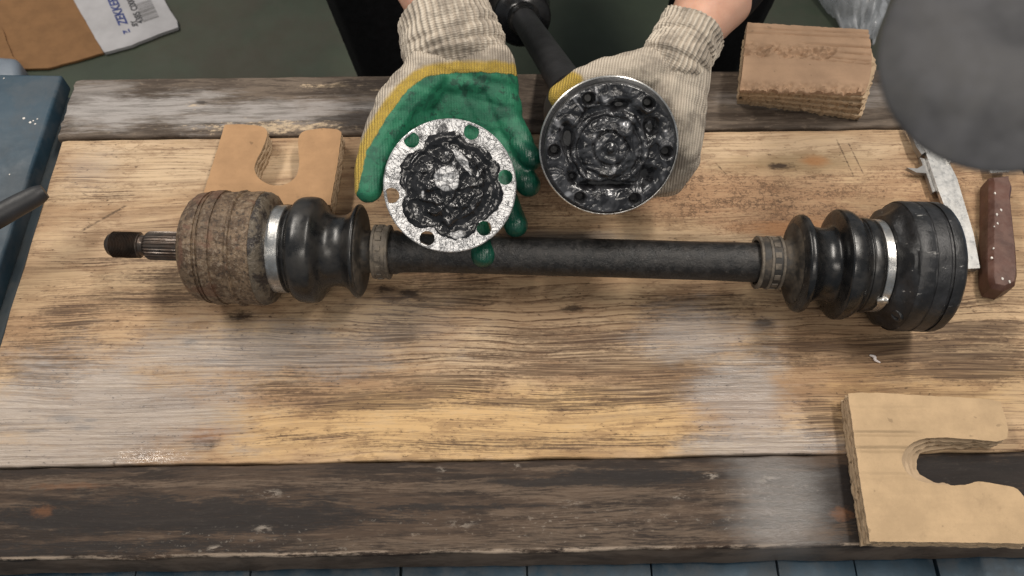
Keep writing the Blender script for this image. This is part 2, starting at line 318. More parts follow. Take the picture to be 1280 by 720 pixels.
def shaft_mat():
    m = Mat('hammered_black_shaft'); p = m.obj()
    a = m.noise(p, 140, 5, .7); b = m.noise(p, 420, 4, .7); c = m.noise(p, 22, 4, .6)
    col = m.mix(m.mapr(a, .4, .65), (0.014, 0.0135, 0.0135), (0.036, 0.033, 0.031))
    col = m.mix(m.ma('MULTIPLY', m.mapr(b, .60, .70), .4), col, (0.13, 0.118, 0.105))
    x = m.sep(p)
    col = m.mix(m.ma('MULTIPLY', m.mapr(c, .54, .68), .35), col, (0.085, 0.068, 0.053))
    ro = m.ma('MULTIPLY_ADD', a, .45, .20)
    return m.set(col, ro, .25, m.bump(m.ma('ADD', a, m.ma('MULTIPLY', b, .6)), .8, .0011), .5)

def crackle(name='cracked_silver_grease', radial=False, k1=330):
    m = Mat(name); p = m.obj()
    q = m.vm('ADD', m.attr('pol', 'Vector') if radial else p, m.sc(m.noise(p, 160, 3, .6, 0, 1), .006))
    v = m.voro(q, k1); v2 = m.voro(q, 700)
    k = m.ma('MAXIMUM', m.mapr(v, .050 if radial else .11, .012 if radial else .05, 0, .7), m.ma('MULTIPLY', m.mapr(v2, .06, .02), m.mapr(m.noise(p, 90, 2, .5), .50, .6, 0, .7)))
    sm = m.mapr(m.noise(p, 50, 5, .6), .57, .64)
    col = m.mix(m.mapr(m.noise(p, 300, 3, .6), .3, .7), (0.62, 0.615, 0.615), (0.46, 0.46, 0.465))
    col = m.mix(k, col, (0.020, 0.020, 0.022))
    col = m.mix(m.ma('MULTIPLY', sm, .85), col, (0.035, 0.035, 0.038))
    wh = m.attr('wht')
    return m, p, col, wh, k

def grease_mats():
    m, p, col, wh, k = crackle('cracked_grease_film', True)
    flange = m.set(col, .30, .45, m.bump(m.ma('MULTIPLY_ADD', k, -1, m.noise(p, 260, 4, .6)), .6, .0008), .6)
    m, p, col, wh, k = crackle('black_grease', False, 240)
    b = m.noise(p, 110, 3, .5, .6)
    dark = m.mix(m.mapr(b, .4, .65), (0.007, 0.007, 0.008), (0.022, 0.022, 0.024))
    edge = m.mapr(m.ma('ADD', wh, m.ma('MULTIPLY_ADD', m.noise(p, 170, 3, .55), .8, -.4)), .42, .72)
    black = m.set(m.mix(edge, dark, col), .20, 0, m.bump(m.ma('ADD', b, m.ma('MULTIPLY', m.noise(p, 420, 3, .5), .08)), .6, .0016), .55)
    m = Mat('grey_moly_grease'); p = m.obj(); wh = m.attr('wht')
    b = m.noise(p, 70, 3, .5, 1.5); f = m.noise(p, 300, 3, .5)
    dark = m.mix(m.mapr(b, .42, .60), (0.016, 0.016, 0.018), (0.060, 0.061, 0.066))
    edge = m.mapr(m.ma('ADD', wh, m.ma('MULTIPLY_ADD', b, .8, -.4)), .30, .70)
    c = m.mix(edge, dark, (0.30, 0.30, 0.315))
    cav = m.mapr(wh, -.25, -.7)
    c = m.mix(cav, c, (0.006, 0.006, 0.007))  # black grease in holes and gaps, their deep shade painted in too
    grey = m.set(c, m.ma('MULTIPLY_ADD', cav, .5, m.ma('MULTIPLY_ADD', f, .25, .06)), .25, m.bump(m.ma('ADD', b, m.ma('MULTIPLY', f, .10)), .6, .0026), .7)
    return flange, black, grey

def glove_mat(name):
    m = Mat(name)
    g = m.attr('gco', 'Vector'); x = m.sep(g); p = m.obj()
    coat = m.ma('ADD', m.attr('coat'), m.ma('MULTIPLY_ADD', m.noise(p, 130, 4, .6), .004, -.002))
    # knit: ribs running along the hand, stitches across
    wn = m.noise(p, 120, 3, .5)
    ph = m.ma('MULTIPLY_ADD', wn, 2.2, m.ma('MULTIPLY', x[1], 2 * math.pi / .0021))
    rib = m.ma('MULTIPLY_ADD', m.ma('SINE', ph), .5, .5)
    sti = m.ma('MULTIPLY_ADD', m.ma('SINE', m.ma('ADD', m.ma('MULTIPLY', x[0], 2 * math.pi / .0017), m.ma('MULTIPLY', rib, 2.5))), .5, .5)
    kn = m.ma('MULTIPLY_ADD', rib, .75, m.ma('MULTIPLY', sti, .25))
    dirt = m.noise(p, 42, 6, .66); fz = m.noise(p, 480, 4, .7)
    knit = m.mix(m.mapr(kn, .1, .8), (0.40, 0.335, 0.265), (0.57, 0.50, 0.41))
    knit = m.mix(m.ma('MULTIPLY', m.mapr(dirt, .45, .60), .68), knit, (0.205, 0.172, 0.14))
    knit = m.mix(m.ma('MULTIPLY', m.mapr(fz, .5, .75), .3), knit, (0.30, 0.25, 0.19))
    yel = m.mix(m.mapr(fz, .35, .7), (0.50, 0.345, 0.055), (0.36, 0.245, 0.055))
    yel = m.mix(m.ma('MULTIPLY', m.mapr(kn, .6, .1), .4), yel, (0.27, 0.19, 0.06))
    wr = m.noise(p, 85, 5, .6, 1.2)
    grn = m.mix(m.mapr(dirt, .36, .66), (0.018, 0.180, 0.092), (0.010, 0.105, 0.058))
    grn = m.mix(m.ma('MULTIPLY', m.mapr(wr, .54, .62), .5), grn, (0.006, 0.045, 0.030))
    oil = m.attr('oil')
    grn = m.mix(m.ma('MULTIPLY', m.mapr(m.noise(p, 24, 5, .7), .52, .62), .55), grn, (0.010, 0.085, 0.050))
    grn = m.mix(m.ma('MULTIPLY', m.mapr(m.noise(p, 110, 5, .7), .56, .63), .7), grn, (0.008, 0.035, 0.024))
    grn = m.mix(m.ma('MULTIPLY', oil, .9), grn, (0.002, 0.040, 0.027))
    isg = m.mapr(coat, .0006, -.0006); isy = m.mapr(coat, .0105, .0065)
    c = m.mix(isy, knit, yel); c = m.mix(isg, c, grn)
    ro = m.ma('MULTIPLY_ADD', isg, -.34, .92)
    ro = m.ma('MULTIPLY_ADD', oil, -.30, ro)
    h = m.ma('ADD', m.ma('MULTIPLY', kn, m.ma('MULTIPLY_ADD', isg, -.86, 1.0)), m.ma('MULTIPLY_ADD', wr, .5, m.ma('MULTIPLY', fz, .28)))
    return m.set(c, ro, 0, m.bump(h, .75, .0012), .5)

MT = {}
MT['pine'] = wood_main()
MT['dark_front'] = wood_dark('grimy_front_board', False)
MT['dark_back'] = wood_dark('grimy_back_board', True)
MT['card_top'] = cardboard('tan_cardboard', (0.52, 0.365, 0.215), .16, [(-.031, .0030, .003, .035, 1.2), (-.043, .0035, .003, .035, 1.4), (-.062, .003, .0, .04, .5), (-.012, .003, .0, .05, .4)])
MT['card_brown'] = cardboard('brown_cardboard', (0.42, 0.25, 0.13), .22)
MT['card_pink'] = cardboard('dusty_brown_cardboard', (0.38, 0.245, 0.155), .12)
MT['card_edge'] = cardboard('torn_cardboard_edge', (0.50, 0.365, 0.235), .35)
MT['card_core'] = cardboard('cardboard_flutes', (0.37, 0.26, 0.16), .4)
MT['blue'] = simple('blue_paint', (0.018, 0.044, 0.068), .45, 0, .30, 14, .25, .0008, .4, (0.09, 0.10, 0.11), .5, 20)
MT['blue_side'] = simple('dusty_blue_paint', (0.036, 0.052, 0.064), .6, 0, .25, 20, .25, .0008, .4, (0.08, 0.085, 0.085), .5, 30)
MT['floor'] = simple('green_painted_concrete', (0.037, 0.050, 0.030), .55, 0, .28, 5, .25, .001, .4, (0.066, 0.058, 0.045), .8, 2.6)
MT['rust'] = rusty()
MT['rust_dark'] = rusty_dark()
MT['black_steel'] = black_steel()
MT['black_joint'] = black_steel('black_joint_body', .25)
MT['shaft'] = shaft_mat()
MT['rubber'] = simple('black_rubber', (0.0075, 0.0078, 0.0085), .26, 0, .3, 50, .2, .0005, .5, (0.07, 0.062, 0.054), .35, 30)
MT['rubber_dusty'] = simple('dusty_black_rubber', (0.030, 0.027, 0.024), .55, 0, .3, 60, .3, .0006, .4, (0.11, 0.085, 0.06), .75, 60)
MT['band'] = simple('steel_band', (0.60, 0.59, 0.57), .26, .9, .2, 120, .3, .0004, .5, (0.10, 0.095, 0.085), .55, 90)
MT['dirty_band'] = simple('grimy_band', (0.105, 0.088, 0.070), .55, .2, .4, 90, .6, .001, .5, (0.23, 0.19, 0.145), .7, 110)
MT['spline'] = simple('oily_spline_steel', (0.115, 0.095, 0.082), .30, .75, .4, 90, .25, .0005, .5, (0.075, 0.045, 0.03), .75, 70)
MT['steel'] = simple('brushed_calliper_steel', (0.62, 0.61, 0.59), .30, .85, .15, 60, .2, .0004, .5, (0.22, 0.21, 0.20), .45, 130)
MT['steel_dark'] = simple('dark_calliper_steel', (0.27, 0.265, 0.26), .35, .8, .2, 60, .2)  # darker steel for the jaw, slider and depth rod
MT['handle'] = simple('brown_lacquered_handle', (0.088, 0.036, 0.024), .42, 0, .35, 40, .35, .0009, .5, (0.15, 0.085, 0.065), .5, 90)
MT['paint_fleck'] = simple('white_fleck', (0.62, 0.58, 0.54), .5)
MT['carton'] = cardboard('kraft_carton', (0.215, 0.112, 0.048), .10)
MT['label_white'] = simple('white_label_paper', (0.40, 0.39, 0.40), .7, 0, .12, 20, .3, .001, .3)
MT['ink_blue'] = simple('blue_ink', (0.016, 0.035, 0.17), .7)
MT['ink_black'] = simple('black_ink', (0.035, 0.035, 0.04), .7)
MT['ink_grey'] = simple('grey_ink', (0.17, 0.165, 0.165), .7)
MT['trousers'] = simple('black_cloth', (0.0065, 0.0065, 0.0075), .9, 0, .3, 120, .6, .002, .15)
MT['grey_disc'] = simple('dark_grey_plastic', (0.112, 0.110, 0.115), .62, 0, .4, 70, .1, .0005, .35, (0.13, 0.125, 0.12), .5, 50)
MT['rod'] = simple('dark_grey_rubber', (0.022, 0.022, 0.024), .5, 0, .3, 60, .3)
MT['pale_blue'] = simple('pale_blue_plastic', (0.16, 0.19, 0.23), .5, 0, .15, 20, .1)
MT['sliver'] = simple('white_sliver', (0.75, 0.68, 0.66), .6, 0, .1)
MT['flange'], MT['black_grease'], MT['grey_grease'] = grease_mats()
MT['glove'] = glove_mat('dipped_knit_glove')
def bag_mat():
    m = Mat('clear_plastic_film'); p = m.obj()
    n = m.noise(p, 30, 4, .6)
    return m.set((0.50, 0.52, 0.55), .22, 0, m.bump(n, .5, .004), .6, alpha=m.mapr(n, .3, .7, .28, .62))
MT['film'] = bag_mat()
def skin_mat():
    m = Mat('forearm_skin'); p = m.obj()
    a = m.noise(p, 35, 5, .6); f = m.noise(p, 380, 4, .7)
    c = m.mix(m.mapr(a, .35, .7), (0.60, 0.345, 0.245), (0.50, 0.265, 0.185))
    c = m.mix(m.ma('MULTIPLY', m.mapr(f, .55, .75), .25), c, (0.40, 0.19, 0.135))
    k = m.set(c, .5, 0, m.bump(f, .35, .0006), .4, sss=.15)
    m.b.inputs['Subsurface Radius'].default_value = (.01, .004, .002); m.b.inputs['Subsurface Scale'].default_value = .5
    return k
MT['skin'] = skin_mat()

# ------------------------------------------------------------ object helpers
def empty(name, loc=(0, 0, 0), label=None, cat=None, group=None, rotz=0):
    o = bpy.data.objects.new(name, None); COL.objects.link(o)
    o.location = loc; o.rotation_euler = (0, 0, rotz); o.empty_display_size = .02
    return tag(o, label, cat, group)
def tag(o, label=None, cat=None, group=None, kind=None):
    for k, v in (('label', label), ('category', cat), ('group', group), ('kind', kind)):
        if v: o[k] = v
    return o
def world_loc(o):
    v = Vector((0, 0, 0))
    while o is not None: v = v + o.location; o = o.parent
    return v
def mk(name, verts, faces, mat, parent=None, smooth=40, local=False, attrs=None, loc=None):
    """verts in world space (or in the parent's space with local=True)"""
    me = bpy.data.meshes.new(name)
    off = Vector((0, 0, 0))
    if parent is not None and not local: off = world_loc(parent)
    if parent is None and loc is not None: off = Vector(loc)
    me.from_pydata([tuple(Vector(v) - off) for v in verts], [], faces)
    me.update()
    bm = bmesh.new(); bm.from_mesh(me); bmesh.ops.recalc_face_normals(bm, faces=bm.faces); bm.to_mesh(me); bm.free()
    if attrs:
        for k, vals in attrs.items():
            if isinstance(vals[0], (int, float)):
                a = me.attributes.new(k, 'FLOAT', 'POINT'); a.data.foreach_set('value', vals)
            else:
                a = me.attributes.new(k, 'FLOAT_VECTOR', 'POINT'); a.data.foreach_set('vector', [x for v in vals for x in v])
    if smooth:
        me.polygons.foreach_set('use_smooth', [True] * len(me.polygons))
        me.set_sharp_from_angle(angle=R(smooth))
    me.materials.append(MT[mat] if isinstance(mat, str) else mat)
    o = bpy.data.objects.new(name, me); COL.objects.link(o)
    if parent is not None: o.parent = parent
    elif loc is not None: o.location = loc
    return o
def frame(origin, axis, up=(0, 0, 1)):
    """matrix whose local x runs along axis"""
    x = Vector(axis).normalized(); z = Vector(up) - x * Vector(up).dot(x); z.normalize(); y = z.cross(x)
    return Matrix(((x.x, y.x, z.x, origin[0]), (x.y, y.y, z.y, origin[1]), (x.z, y.z, z.z, origin[2]), (0, 0, 0, 1)))
def smooth_profile(pts, n=5):
    out = []
    for i in range(len(pts) - 1):
        p0 = pts[max(i - 1, 0)]; p1 = pts[i]; p2 = pts[i + 1]; p3 = pts[min(i + 2, len(pts) - 1)]
        for k in range(n):
            t = k / n
            out.append(tuple(.5 * (2 * b + (c - a) * t + (2 * a - 5 * b + 4 * c - d) * t * t + (3 * b - a - 3 * c + d) * t ** 3) for a, b, c, d in zip(p0, p1, p2, p3)))
    out.append(pts[-1]); return out
def lathe(name, prof, M, mat, parent, seg=72, amp=0., freq=60., mod=None, cap=True, smooth=35, closed=False):
    V = []; Fc = []
    n = len(prof)
    for (s, r) in prof:
        for j in range(seg):
            a = 2 * math.pi * j / seg
            rr = r * (mod(s, a) if mod else 1.0)
            v = Vector((s, rr * math.cos(a), rr * math.sin(a)))
            if amp:
                rr2 = amp * noise.fractal(v * freq, .8, 2.1, 4)
                v = Vector((s, (rr + rr2) * math.cos(a), (rr + rr2) * math.sin(a)))
            V.append(M @ v)
    for i in range(n - 1 if not closed else n):
        for j in range(seg):
            k = (j + 1) % seg; i2 = (i + 1) % n
            Fc.append((i * seg + j, i * seg + k, i2 * seg + k, i2 * seg + j))
    if cap and not closed:
        Fc.append(tuple(range(seg - 1, -1, -1))); Fc.append(tuple((n - 1) * seg + j for j in range(seg)))
    return mk(name, V, Fc, mat, parent, smooth)
def band(name, s0, s1, r, th, M, mat, parent, **k):
    return lathe(name, [(s0, r - .002), (s0, r + th * .7), (s0 + .0004, r + th), (s1 - .0004, r + th), (s1, r + th * .7), (s1, r - .002)], M, mat, parent, cap=False, closed=True, **k)
def box_mesh(M, sx, sy, sz, bev=.001, seg=2):
    bm = bmesh.new(); bmesh.ops.create_cube(bm, size=1)
    for v in bm.verts: v.co = Vector((v.co.x * sx, v.co.y * sy, v.co.z * sz))
    if bev: bmesh.ops.bevel(bm, geom=bm.edges[:], offset=bev, segments=seg, affect='EDGES', profile=.6)
    V = [M @ v.co for v in bm.verts]; bm.verts.index_update(); Fc = [tuple(v.index for v in f.verts) for f in bm.faces]
    bm.free(); return V, Fc
def box(name, c, size, mat, parent=None, rot=None, bev=.001, local=False, loc=None):
    M = Matrix.Translation(c) @ (rot.to_4x4() if rot is not None else Matrix.Identity(4))
    V, Fc = box_mesh(M, *size, bev=bev)
    return mk(name, V, Fc, mat, parent, 40, local, loc=loc)
def resample(poly, step, closed=True):
    out = []; n = len(poly)
    for i in range(n if closed else n - 1):
        a = Vector(poly[i]); b = Vector(poly[(i + 1) % n]); k = max(1, int((b - a).length / step))
        for j in range(k): out.append(a.lerp(b, j / k))
    if not closed: out.append(Vector(poly[-1]))
    return out
def prism(name, poly, z0, z1, mat, parent, smooth=30, local=False, side=None):
    n = len(poly)
    V = [(p[0], p[1], z0) for p in poly] + [(p[0], p[1], z1) for p in poly]
    Fc = [tuple(range(n - 1, -1, -1)), tuple(range(n, 2 * n))] + [(i, (i + 1) % n, n + (i + 1) % n, n + i) for i in range(n)]
    o = mk(name, V, Fc, mat, parent, smooth, local)
    if side:
        o.data.materials.append(MT[side])
        for p in o.data.polygons:
            if abs(p.normal.z) < .5: p.material_index = 1
    return o
def tube(name, pts, radii, mat, parent, seg=24, n=6, loc=None, cap=True):
    P4 = smooth_profile([(*p, r) for p, r in zip(pts, radii)], n)
    V = []; Fc = []; prev = None
    for i, q in enumerate(P4):
        a = Vector(P4[max(i - 1, 0)][:3]); b = Vector(P4[min(i + 1, len(P4) - 1)][:3]); t = (b - a).normalized()
        u = Vector((0, 0, 1)) if prev is None else prev
        if prev is None and abs(t.z) > .9: u = Vector((1, 0, 0))
        u = (u - t * u.dot(t)).normalized(); prev = u; w = t.cross(u)
        for j in range(seg):
            an = 2 * math.pi * j / seg
            V.append(Vector(q[:3]) + (u * math.cos(an) + w * math.sin(an)) * q[3])
    m = len(P4)
    for i in range(m - 1):
        for j in range(seg):
            k = (j + 1) % seg; Fc.append((i * seg + j, i * seg + k, (i + 1) * seg + k, (i + 1) * seg + j))
    if cap: Fc.append(tuple(range(seg - 1, -1, -1))); Fc.append(tuple((m - 1) * seg + j for j in range(seg)))
    return mk(name, V, Fc, mat, parent, 50, loc=loc)

# ------------------------------------------------------------ floor
FZ = -0.45
fl = mk('floor', [(-3, -2.5, FZ), (3, -2.5, FZ), (3, 3, FZ), (-3, 3, FZ)], [(0, 1, 2, 3)], 'floor', smooth=0)
tag(fl, kind='structure')

# ------------------------------------------------------------ wooden bench top
RZ = R(0.95)
bench = empty('bench_top', (0, 0, 0), 'worn wooden bench top of three boards, one wide pale board between two dark ones', 'bench', rotz=RZ)
def board(name, x0, x1, y0, y1, z0, z1, rad, mat, seed, chip=.0012, slant=0.):
    V = []; Fc = []; nx = 150
    sec = []
    def arc(cy, cz, a0, a1, k):
        for i in range(k + 1):
            a = R(a0 + (a1 - a0) * i / k); sec.append((cy + rad * math.cos(a), cz + rad * math.sin(a)))
    ny = 14
    arc(y0 + rad, z0 + rad, 270, 180, 2)
    arc(y0 + rad, z1 - rad, 180, 90, 5)
    for i in range(1, ny): sec.append((y0 + rad + (y1 - y0 - 2 * rad) * i / ny, z1))
    arc(y1 - rad, z1 - rad, 90, 0, 5)
    arc(y1 - rad, z0 + rad, 0, -90, 2)
    m = len(sec)
    for i in range(nx + 1):
        x = x0 + (x1 - x0) * i / nx
        for (y, z) in sec:
            q = Vector((x * 28, y * 60, z * 60 + seed))
            d = noise.fractal(q, .9, 2.0, 4)
            e = 1.0 if (y < y0 + rad * 1.01 or y > y1 - rad * 1.01) else .15
            yy = y + chip * e * d * (1 if y < (y0 + y1) / 2 else -1)
            zz = z + (chip * .45 * e * d if z > z0 + rad else 0)
            if slant and y < y0 + rad * 1.01: yy -= slant * (z1 - z) / (z1 - z0)
            xx = x
            if i in (0, nx):
                xx = x + .0018 * noise.fractal(Vector((seed * 3.1, y * 120, z * 60)), .8, 2, 4)
                zz -= .0012 if z > (z0 + z1) / 2 else 0
            V.append((xx, yy, zz))
    for i in range(nx):
        for j in range(m):
            k = (j + 1) % m; Fc.append((i * m + j, i * m + k, (i + 1) * m + k, (i + 1) * m + j))
    Fc.append(tuple(range(m))); Fc.append(tuple(nx * m + j for j in range(m - 1, -1, -1)))
    return mk(name, V, Fc, mat, bench, 40, local=True)
tag(board('board', -0.4125, 0.463, -0.1450, 0.1612, -0.040, 0.0, .0016, 'pine', 1.0), 'wide pale board stained with oil and grey grease, lamp sheen painted in')
tag(board('board', -0.43, 0.47, -0.2120, -0.1458, -0.0315, -0.0006, .0022, 'dark_front', 5.0, .0013, .0055), 'dark grimy front board with a worn edge')
tag(board('board', -0.4165, 0.462, 0.1634, 0.2345, -0.040, 0.0012, .0028, 'dark_back', 9.0), 'grey and brown back board')
# ------------------------------------------------------------ blue painted base under the boards
base = empty('blue_cabinet', (0, 0, FZ), 'blue painted cabinet of panels showing along the front below the boards', 'cabinet', rotz=RZ)
MT['blue_panel'] = simple('worn_blue_panel', (0.024, 0.053, 0.080), .5, 0, .35, 30, .3, .0008, .4, (0.11, 0.11, 0.11), .5, 45)
xs = [-0.62, -0.45, -0.283, -0.198, -0.0868, 0.0075, 0.100, 0.194, 0.252, 0.312, 0.62]
for i in range(len(xs) - 1):
    gap = .0016 if xs[i] in (-.0868, .312) else .0006
    a, b = xs[i] + gap, xs[i + 1] - .0006
    dz = random.uniform(-.0010, .0010)
    M = Matrix.Translation(((a + b) / 2, -0.275, -.0335 + dz - FZ - .006))
    V, Fc = box_mesh(M, b - a, .15, .012, .0008)
    mk('panel', V, Fc, 'blue_panel', base, 40, local=True)
V, Fc = box_mesh(Matrix.Translation((0.02, 0.0, (-.0635 - FZ) / 2)), 0.80, 0.40, (-.0635 - FZ), .004)
mk('cabinet_body', V, Fc, 'blue_side', base, 40, local=True)
V, Fc = box_mesh(Matrix.Translation((0.02, -0.02, -.0520 - FZ)), 0.82, 0.355, .018, .002)
mk('support_frame', V, Fc, 'blue_side', base, 40, local=True)
# raised blue box at the left
bx = empty('blue_box', (-0.58, 0.06, FZ), 'blue painted box with a chipped top beside the left end of the boards', 'box')
def quad_box(name, top, z0, z1, mat, parent, bev=.004):
    bm = bmesh.new(); vs_ = [bm.verts.new((x, y, z0)) for x, y in top] + [bm.verts.new((x, y, z1)) for x, y in top]
    bm.faces.new(vs_[3::-1]); bm.faces.new(vs_[4:])
    for i in range(4): bm.faces.new((vs_[i], vs_[(i + 1) % 4], vs_[4 + (i + 1) % 4], vs_[4 + i]))
    bmesh.ops.bevel(bm, geom=bm.edges[:], offset=bev, segments=3, affect='EDGES', profile=.5)
    bm.verts.index_update()
    V = [v.co.copy() for v in bm.verts]; Fc = [tuple(v.index for v in f.verts) for f in bm.faces]; bm.free()
    return mk(name, V, Fc, mat, parent, 40)
lid_o = quad_box('lid', [(-0.85, -0.20), (-0.4325, -0.20), (-0.4365, 0.236), (-0.85, 0.243)], -0.022, -0.002, 'blue', bx, .003)
quad_box('box_body', [(-0.845, -0.195), (-0.4275, -0.195), (-0.4275, 0.228), (-0.845, 0.235)], FZ, -0.0235, 'blue_side', bx, .004)
for (cx, cy, cr) in [(-0.4489, 0.1788, -0.002), (-0.4457, 0.1807, -0.002), (-0.4514, 0.1768, -0.002), (-0.4464, 0.1749, -0.002), (-0.4587, 0.1816, -0.002), (-0.4536, 0.1172, -0.002), (-0.4919, 0.2309, -0.002)]:
    k = 6; r0 = random.uniform(.0007, .0016)
    prism('paint_chip', [(cx + r0 * random.uniform(.5, 1.3) * math.cos(6.28 * i / k), cy + r0 * random.uniform(.5, 1.2) * math.sin(6.28 * i / k)) for i in range(k)], -.0030, -.0017, 'paint_fleck', lid_o)
# blue box at the right end, a sliver of it shows
bx2 = empty('blue_crate', (0.60, 0.05, FZ), 'bright blue crate corner just beyond the brown handle at the right edge', 'crate')
MT['blue_bright'] = simple('bright_blue_paint', (0.05, 0.18, 0.36), .45, 0, .2, 20, .2)
quad_box('crate_lid', [(0.478, 0.06), (0.75, 0.06), (0.75, 0.25), (0.470, 0.25)], -0.02, 0.004, 'blue_bright', bx2)
quad_box('crate_body', [(0.484, 0.065), (0.745, 0.065), (0.745, 0.245), (0.478, 0.245)], FZ, -0.0215, 'blue_side', bx2)

# ------------------------------------------------------------ main drive axle
K = 1 / 1594.0
A = Vector((-0.3185, 0.0146, 0.0462)); B = Vector((0.3350, -0.0088, 0.0503))
AL = [(130, .9), (262, .9), (300, .8), (340, .55), (350, .6), (370, .65), (412, .1), (430, .25), (445, 0), (455, -.25), (470, .2), (490, .2), (950, .2), (978, .2), (985, -.25), (998, 0), (1010, .2), (1035, 0), (1060, .55), (1085, .65), (1105, .75), (1121, .9), (1150, .9), (1170, .9), (1208, .9)]
def S(u, r=24):
    """position along the axle of a station; al says which side of the rim was measured"""
    d = .646 - .015 * (u - 130) / 1078
    al = .9
    for (u0, a0), (u1, a1) in zip(AL, AL[1:]):
        if u0 <= u <= u1: al = a0 + (a1 - a0) * (u - u0) / (u1 - u0)
    return ((u - 640) / 1020 * (d - al * r * K) - A.x) * 1.0007
def px(l): return [(S(u, r), r * K) for u, r in l]
axle = empty('drive_axle', (A.x + .3, 0, 0), 'long black drive axle with rusty left joint lying across the bench', 'drive axle')
MA = frame(A, B - A)
def make_stub(M, par):
    pts = [(130, 8), (131.5, 13.5)]
    u = 135.0
    pts.append((135, 15.6))
    while u < 168:
        pts += [(u + .7, 16.6), (u + 1.5, 15.2)]; u += 1.9
    pts += [(170, 15), (172, 13.2), (177, 13.2), (178, 14.5)]
    lathe('threaded_stub', px(pts), M, 'spline', par, seg=48, amp=.0002, freq=200)
    T_ = 26
    lathe('splined_shaft', px([(177.5, 12), (178.5, 16.5), (181, 18.2), (205, 18.4), (228, 18.4)]), M, 'spline', par, seg=T_ * 8,
          mod=lambda s, a: 1 - .075 * max(0, min(1, .5 - 1.6 * math.cos(a * T_))))
make_stub(MA, axle)
def joint_can(M, par, mat):
    o = lathe('joint_housing', px([(224, 16), (222, 40), (223, 55), (226, 63), (231, 67.2), (238, 68.8), (242.5, 70.0), (243.2, 68.4), (245.0, 68.4), (245.8, 70.4), (247.5, 70.4), (248.2, 69.0), (249.5, 69.0), (250.3, 71.4), (260, 71.8), (262.5, 71.6), (263.2, 69.8), (266, 69.8), (276, 70.2), (284, 70.4), (285, 72.0), (286.5, 72.8), (288.5, 72.4), (290, 71.0), (291, 70.2),
           (300, 70.6), (310, 71.3), (317, 71.3), (319, 69.6)]), M, mat, par, seg=150, amp=.00055, freq=240)
    lathe('housing_shoulder', px([(317, 66), (318, 70.6), (323, 70.8), (329, 68.6), (335, 63), (339, 56), (340, 46)]), M, 'rust_dark', o, seg=110, amp=.0007, freq=120)
joint_can(MA, axle, 'rust')
def boot_left(M, par, rub='rubber', dusty='rubber_dusty', bandm='band'):
    band('clamp_band', S(337,54), S(353,54), 53.2 * K, .0012, M, bandm, par, amp=.0001)
    b = smooth_profile(px([(330, 50), (333, 52.5), (351, 52.5), (354, 51.5), (356, 52.5), (358, 54), (359.5, 54.5), (361.5, 57), (363, 62), (368, 65.3), (376, 66.4), (388, 66.4), (396, 64.5), (403, 58), (409, 50), (416, 45.5), (424, 44.5), (433, 46.5), (440, 51), (446, 56.8), (450, 58.8), (453.5, 58.2), (455, 55)]), 4)
    o = lathe('rubber_boot', b, M, rub, par, seg=96)
    f = smooth_profile(px([(453, 56), (456, 54), (457, 44), (456, 34), (457, 28), (462, 26.5), (472, 27)]), 4)
    lathe('boot_neck', f, M, dusty, o, seg=72, amp=.0004, freq=200, cap=False)
    nb = band('neck_clamp', S(467,31), S(488,31), 30.5 * K, .0016, M, 'dirty_band', par, amp=.0004, freq=260, seg=80)
    for e in (467.5, 484.5): band('clamp_rim', S(e,32), S(e + 3.2,32), 32.4 * K, .0011, M, 'dirty_band', nb, amp=.0002, freq=260, seg=64)
    for i in range(16):
        a = 2 * math.pi * i / 16
        c = M @ Vector((S(476,33), 33.4 * K * math.cos(a), 33.4 * K * math.sin(a)))
        V, Fc = box_mesh(Matrix.Translation(c) @ (M.to_3x3() @ Matrix.Rotation(a, 3, 'X')).to_4x4(), .0042, .0012, .0042, .0003)
        mk('crimp', V, Fc, 'dirty_band', nb, 40)
boot_left(MA, axle)
lathe('shaft_tube', px([(480, 26), (488, 27.5), (496, 27.5), (500, 25.5), (520, 24.4), (560, 24), (720, 24), (900, 24.3), (930, 24.6), (950, 24.6)]), MA, 'shaft', axle, seg=64, amp=.0003, freq=120)
# right boot, mirrored order
nb = band('neck_clamp', S(948,30), S(976,30), 29.5 * K, .0014, MA, 'rubber_dusty', axle, amp=.0002, freq=200, seg=80)
for e in (946, 958, 972): band('clamp_rim', S(e,31), S(e + 3.4,31), 31.2 * K, .0012, MA, 'dirty_band', nb, amp=.0003, freq=260, seg=64)
for i in range(14):
    a = 2 * math.pi * i / 14
    c = MA @ Vector((S(966,31), 31.6 * K * math.cos(a), 31.6 * K * math.sin(a)))
    V, Fc = box_mesh(Matrix.Translation(c) @ (MA.to_3x3() @ Matrix.Rotation(a, 3, 'X')).to_4x4(), .0046, .0011, .0044, .0003)
    mk('crimp', V, Fc, 'dirty_band', nb, 40)
o = lathe('rubber_boot', smooth_profile(px([(985, 50), (988, 55.5), (992, 59.5), (998, 60.6), (1003, 60), (1007, 56.5), (1012, 50), (1019, 46), (1028, 45), (1036, 48), (1040, 56), (1045, 64), (1051, 67.5), (1060, 68.2), (1070, 67.5), (1078, 63.5), (1082, 58.5), (1085.5, 57), (1088, 58.6), (1096, 58.8), (1101, 57.4), (1104, 55), (1118, 55), (1121, 50)]), 4), MA, 'rubber', axle, seg=96)
lathe('boot_neck', smooth_profile(px([(966, 27.5), (976, 27.5), (981, 28.5), (983.5, 33), (984, 42), (986.5, 53)]), 4), MA, 'rubber_dusty', o, seg=72, amp=.0004, freq=200, cap=False)
cb = band('clamp_band', S(1105,56), S(1119,56), 55.5 * K, .0010, MA, 'band', axle, amp=.0001)
def on_axis(u, r, ang):   # ang: 0 = top, positive towards the viewer
    return MA @ Vector((S(u, r), -r * K * math.sin(ang), r * K * math.cos(ang)))
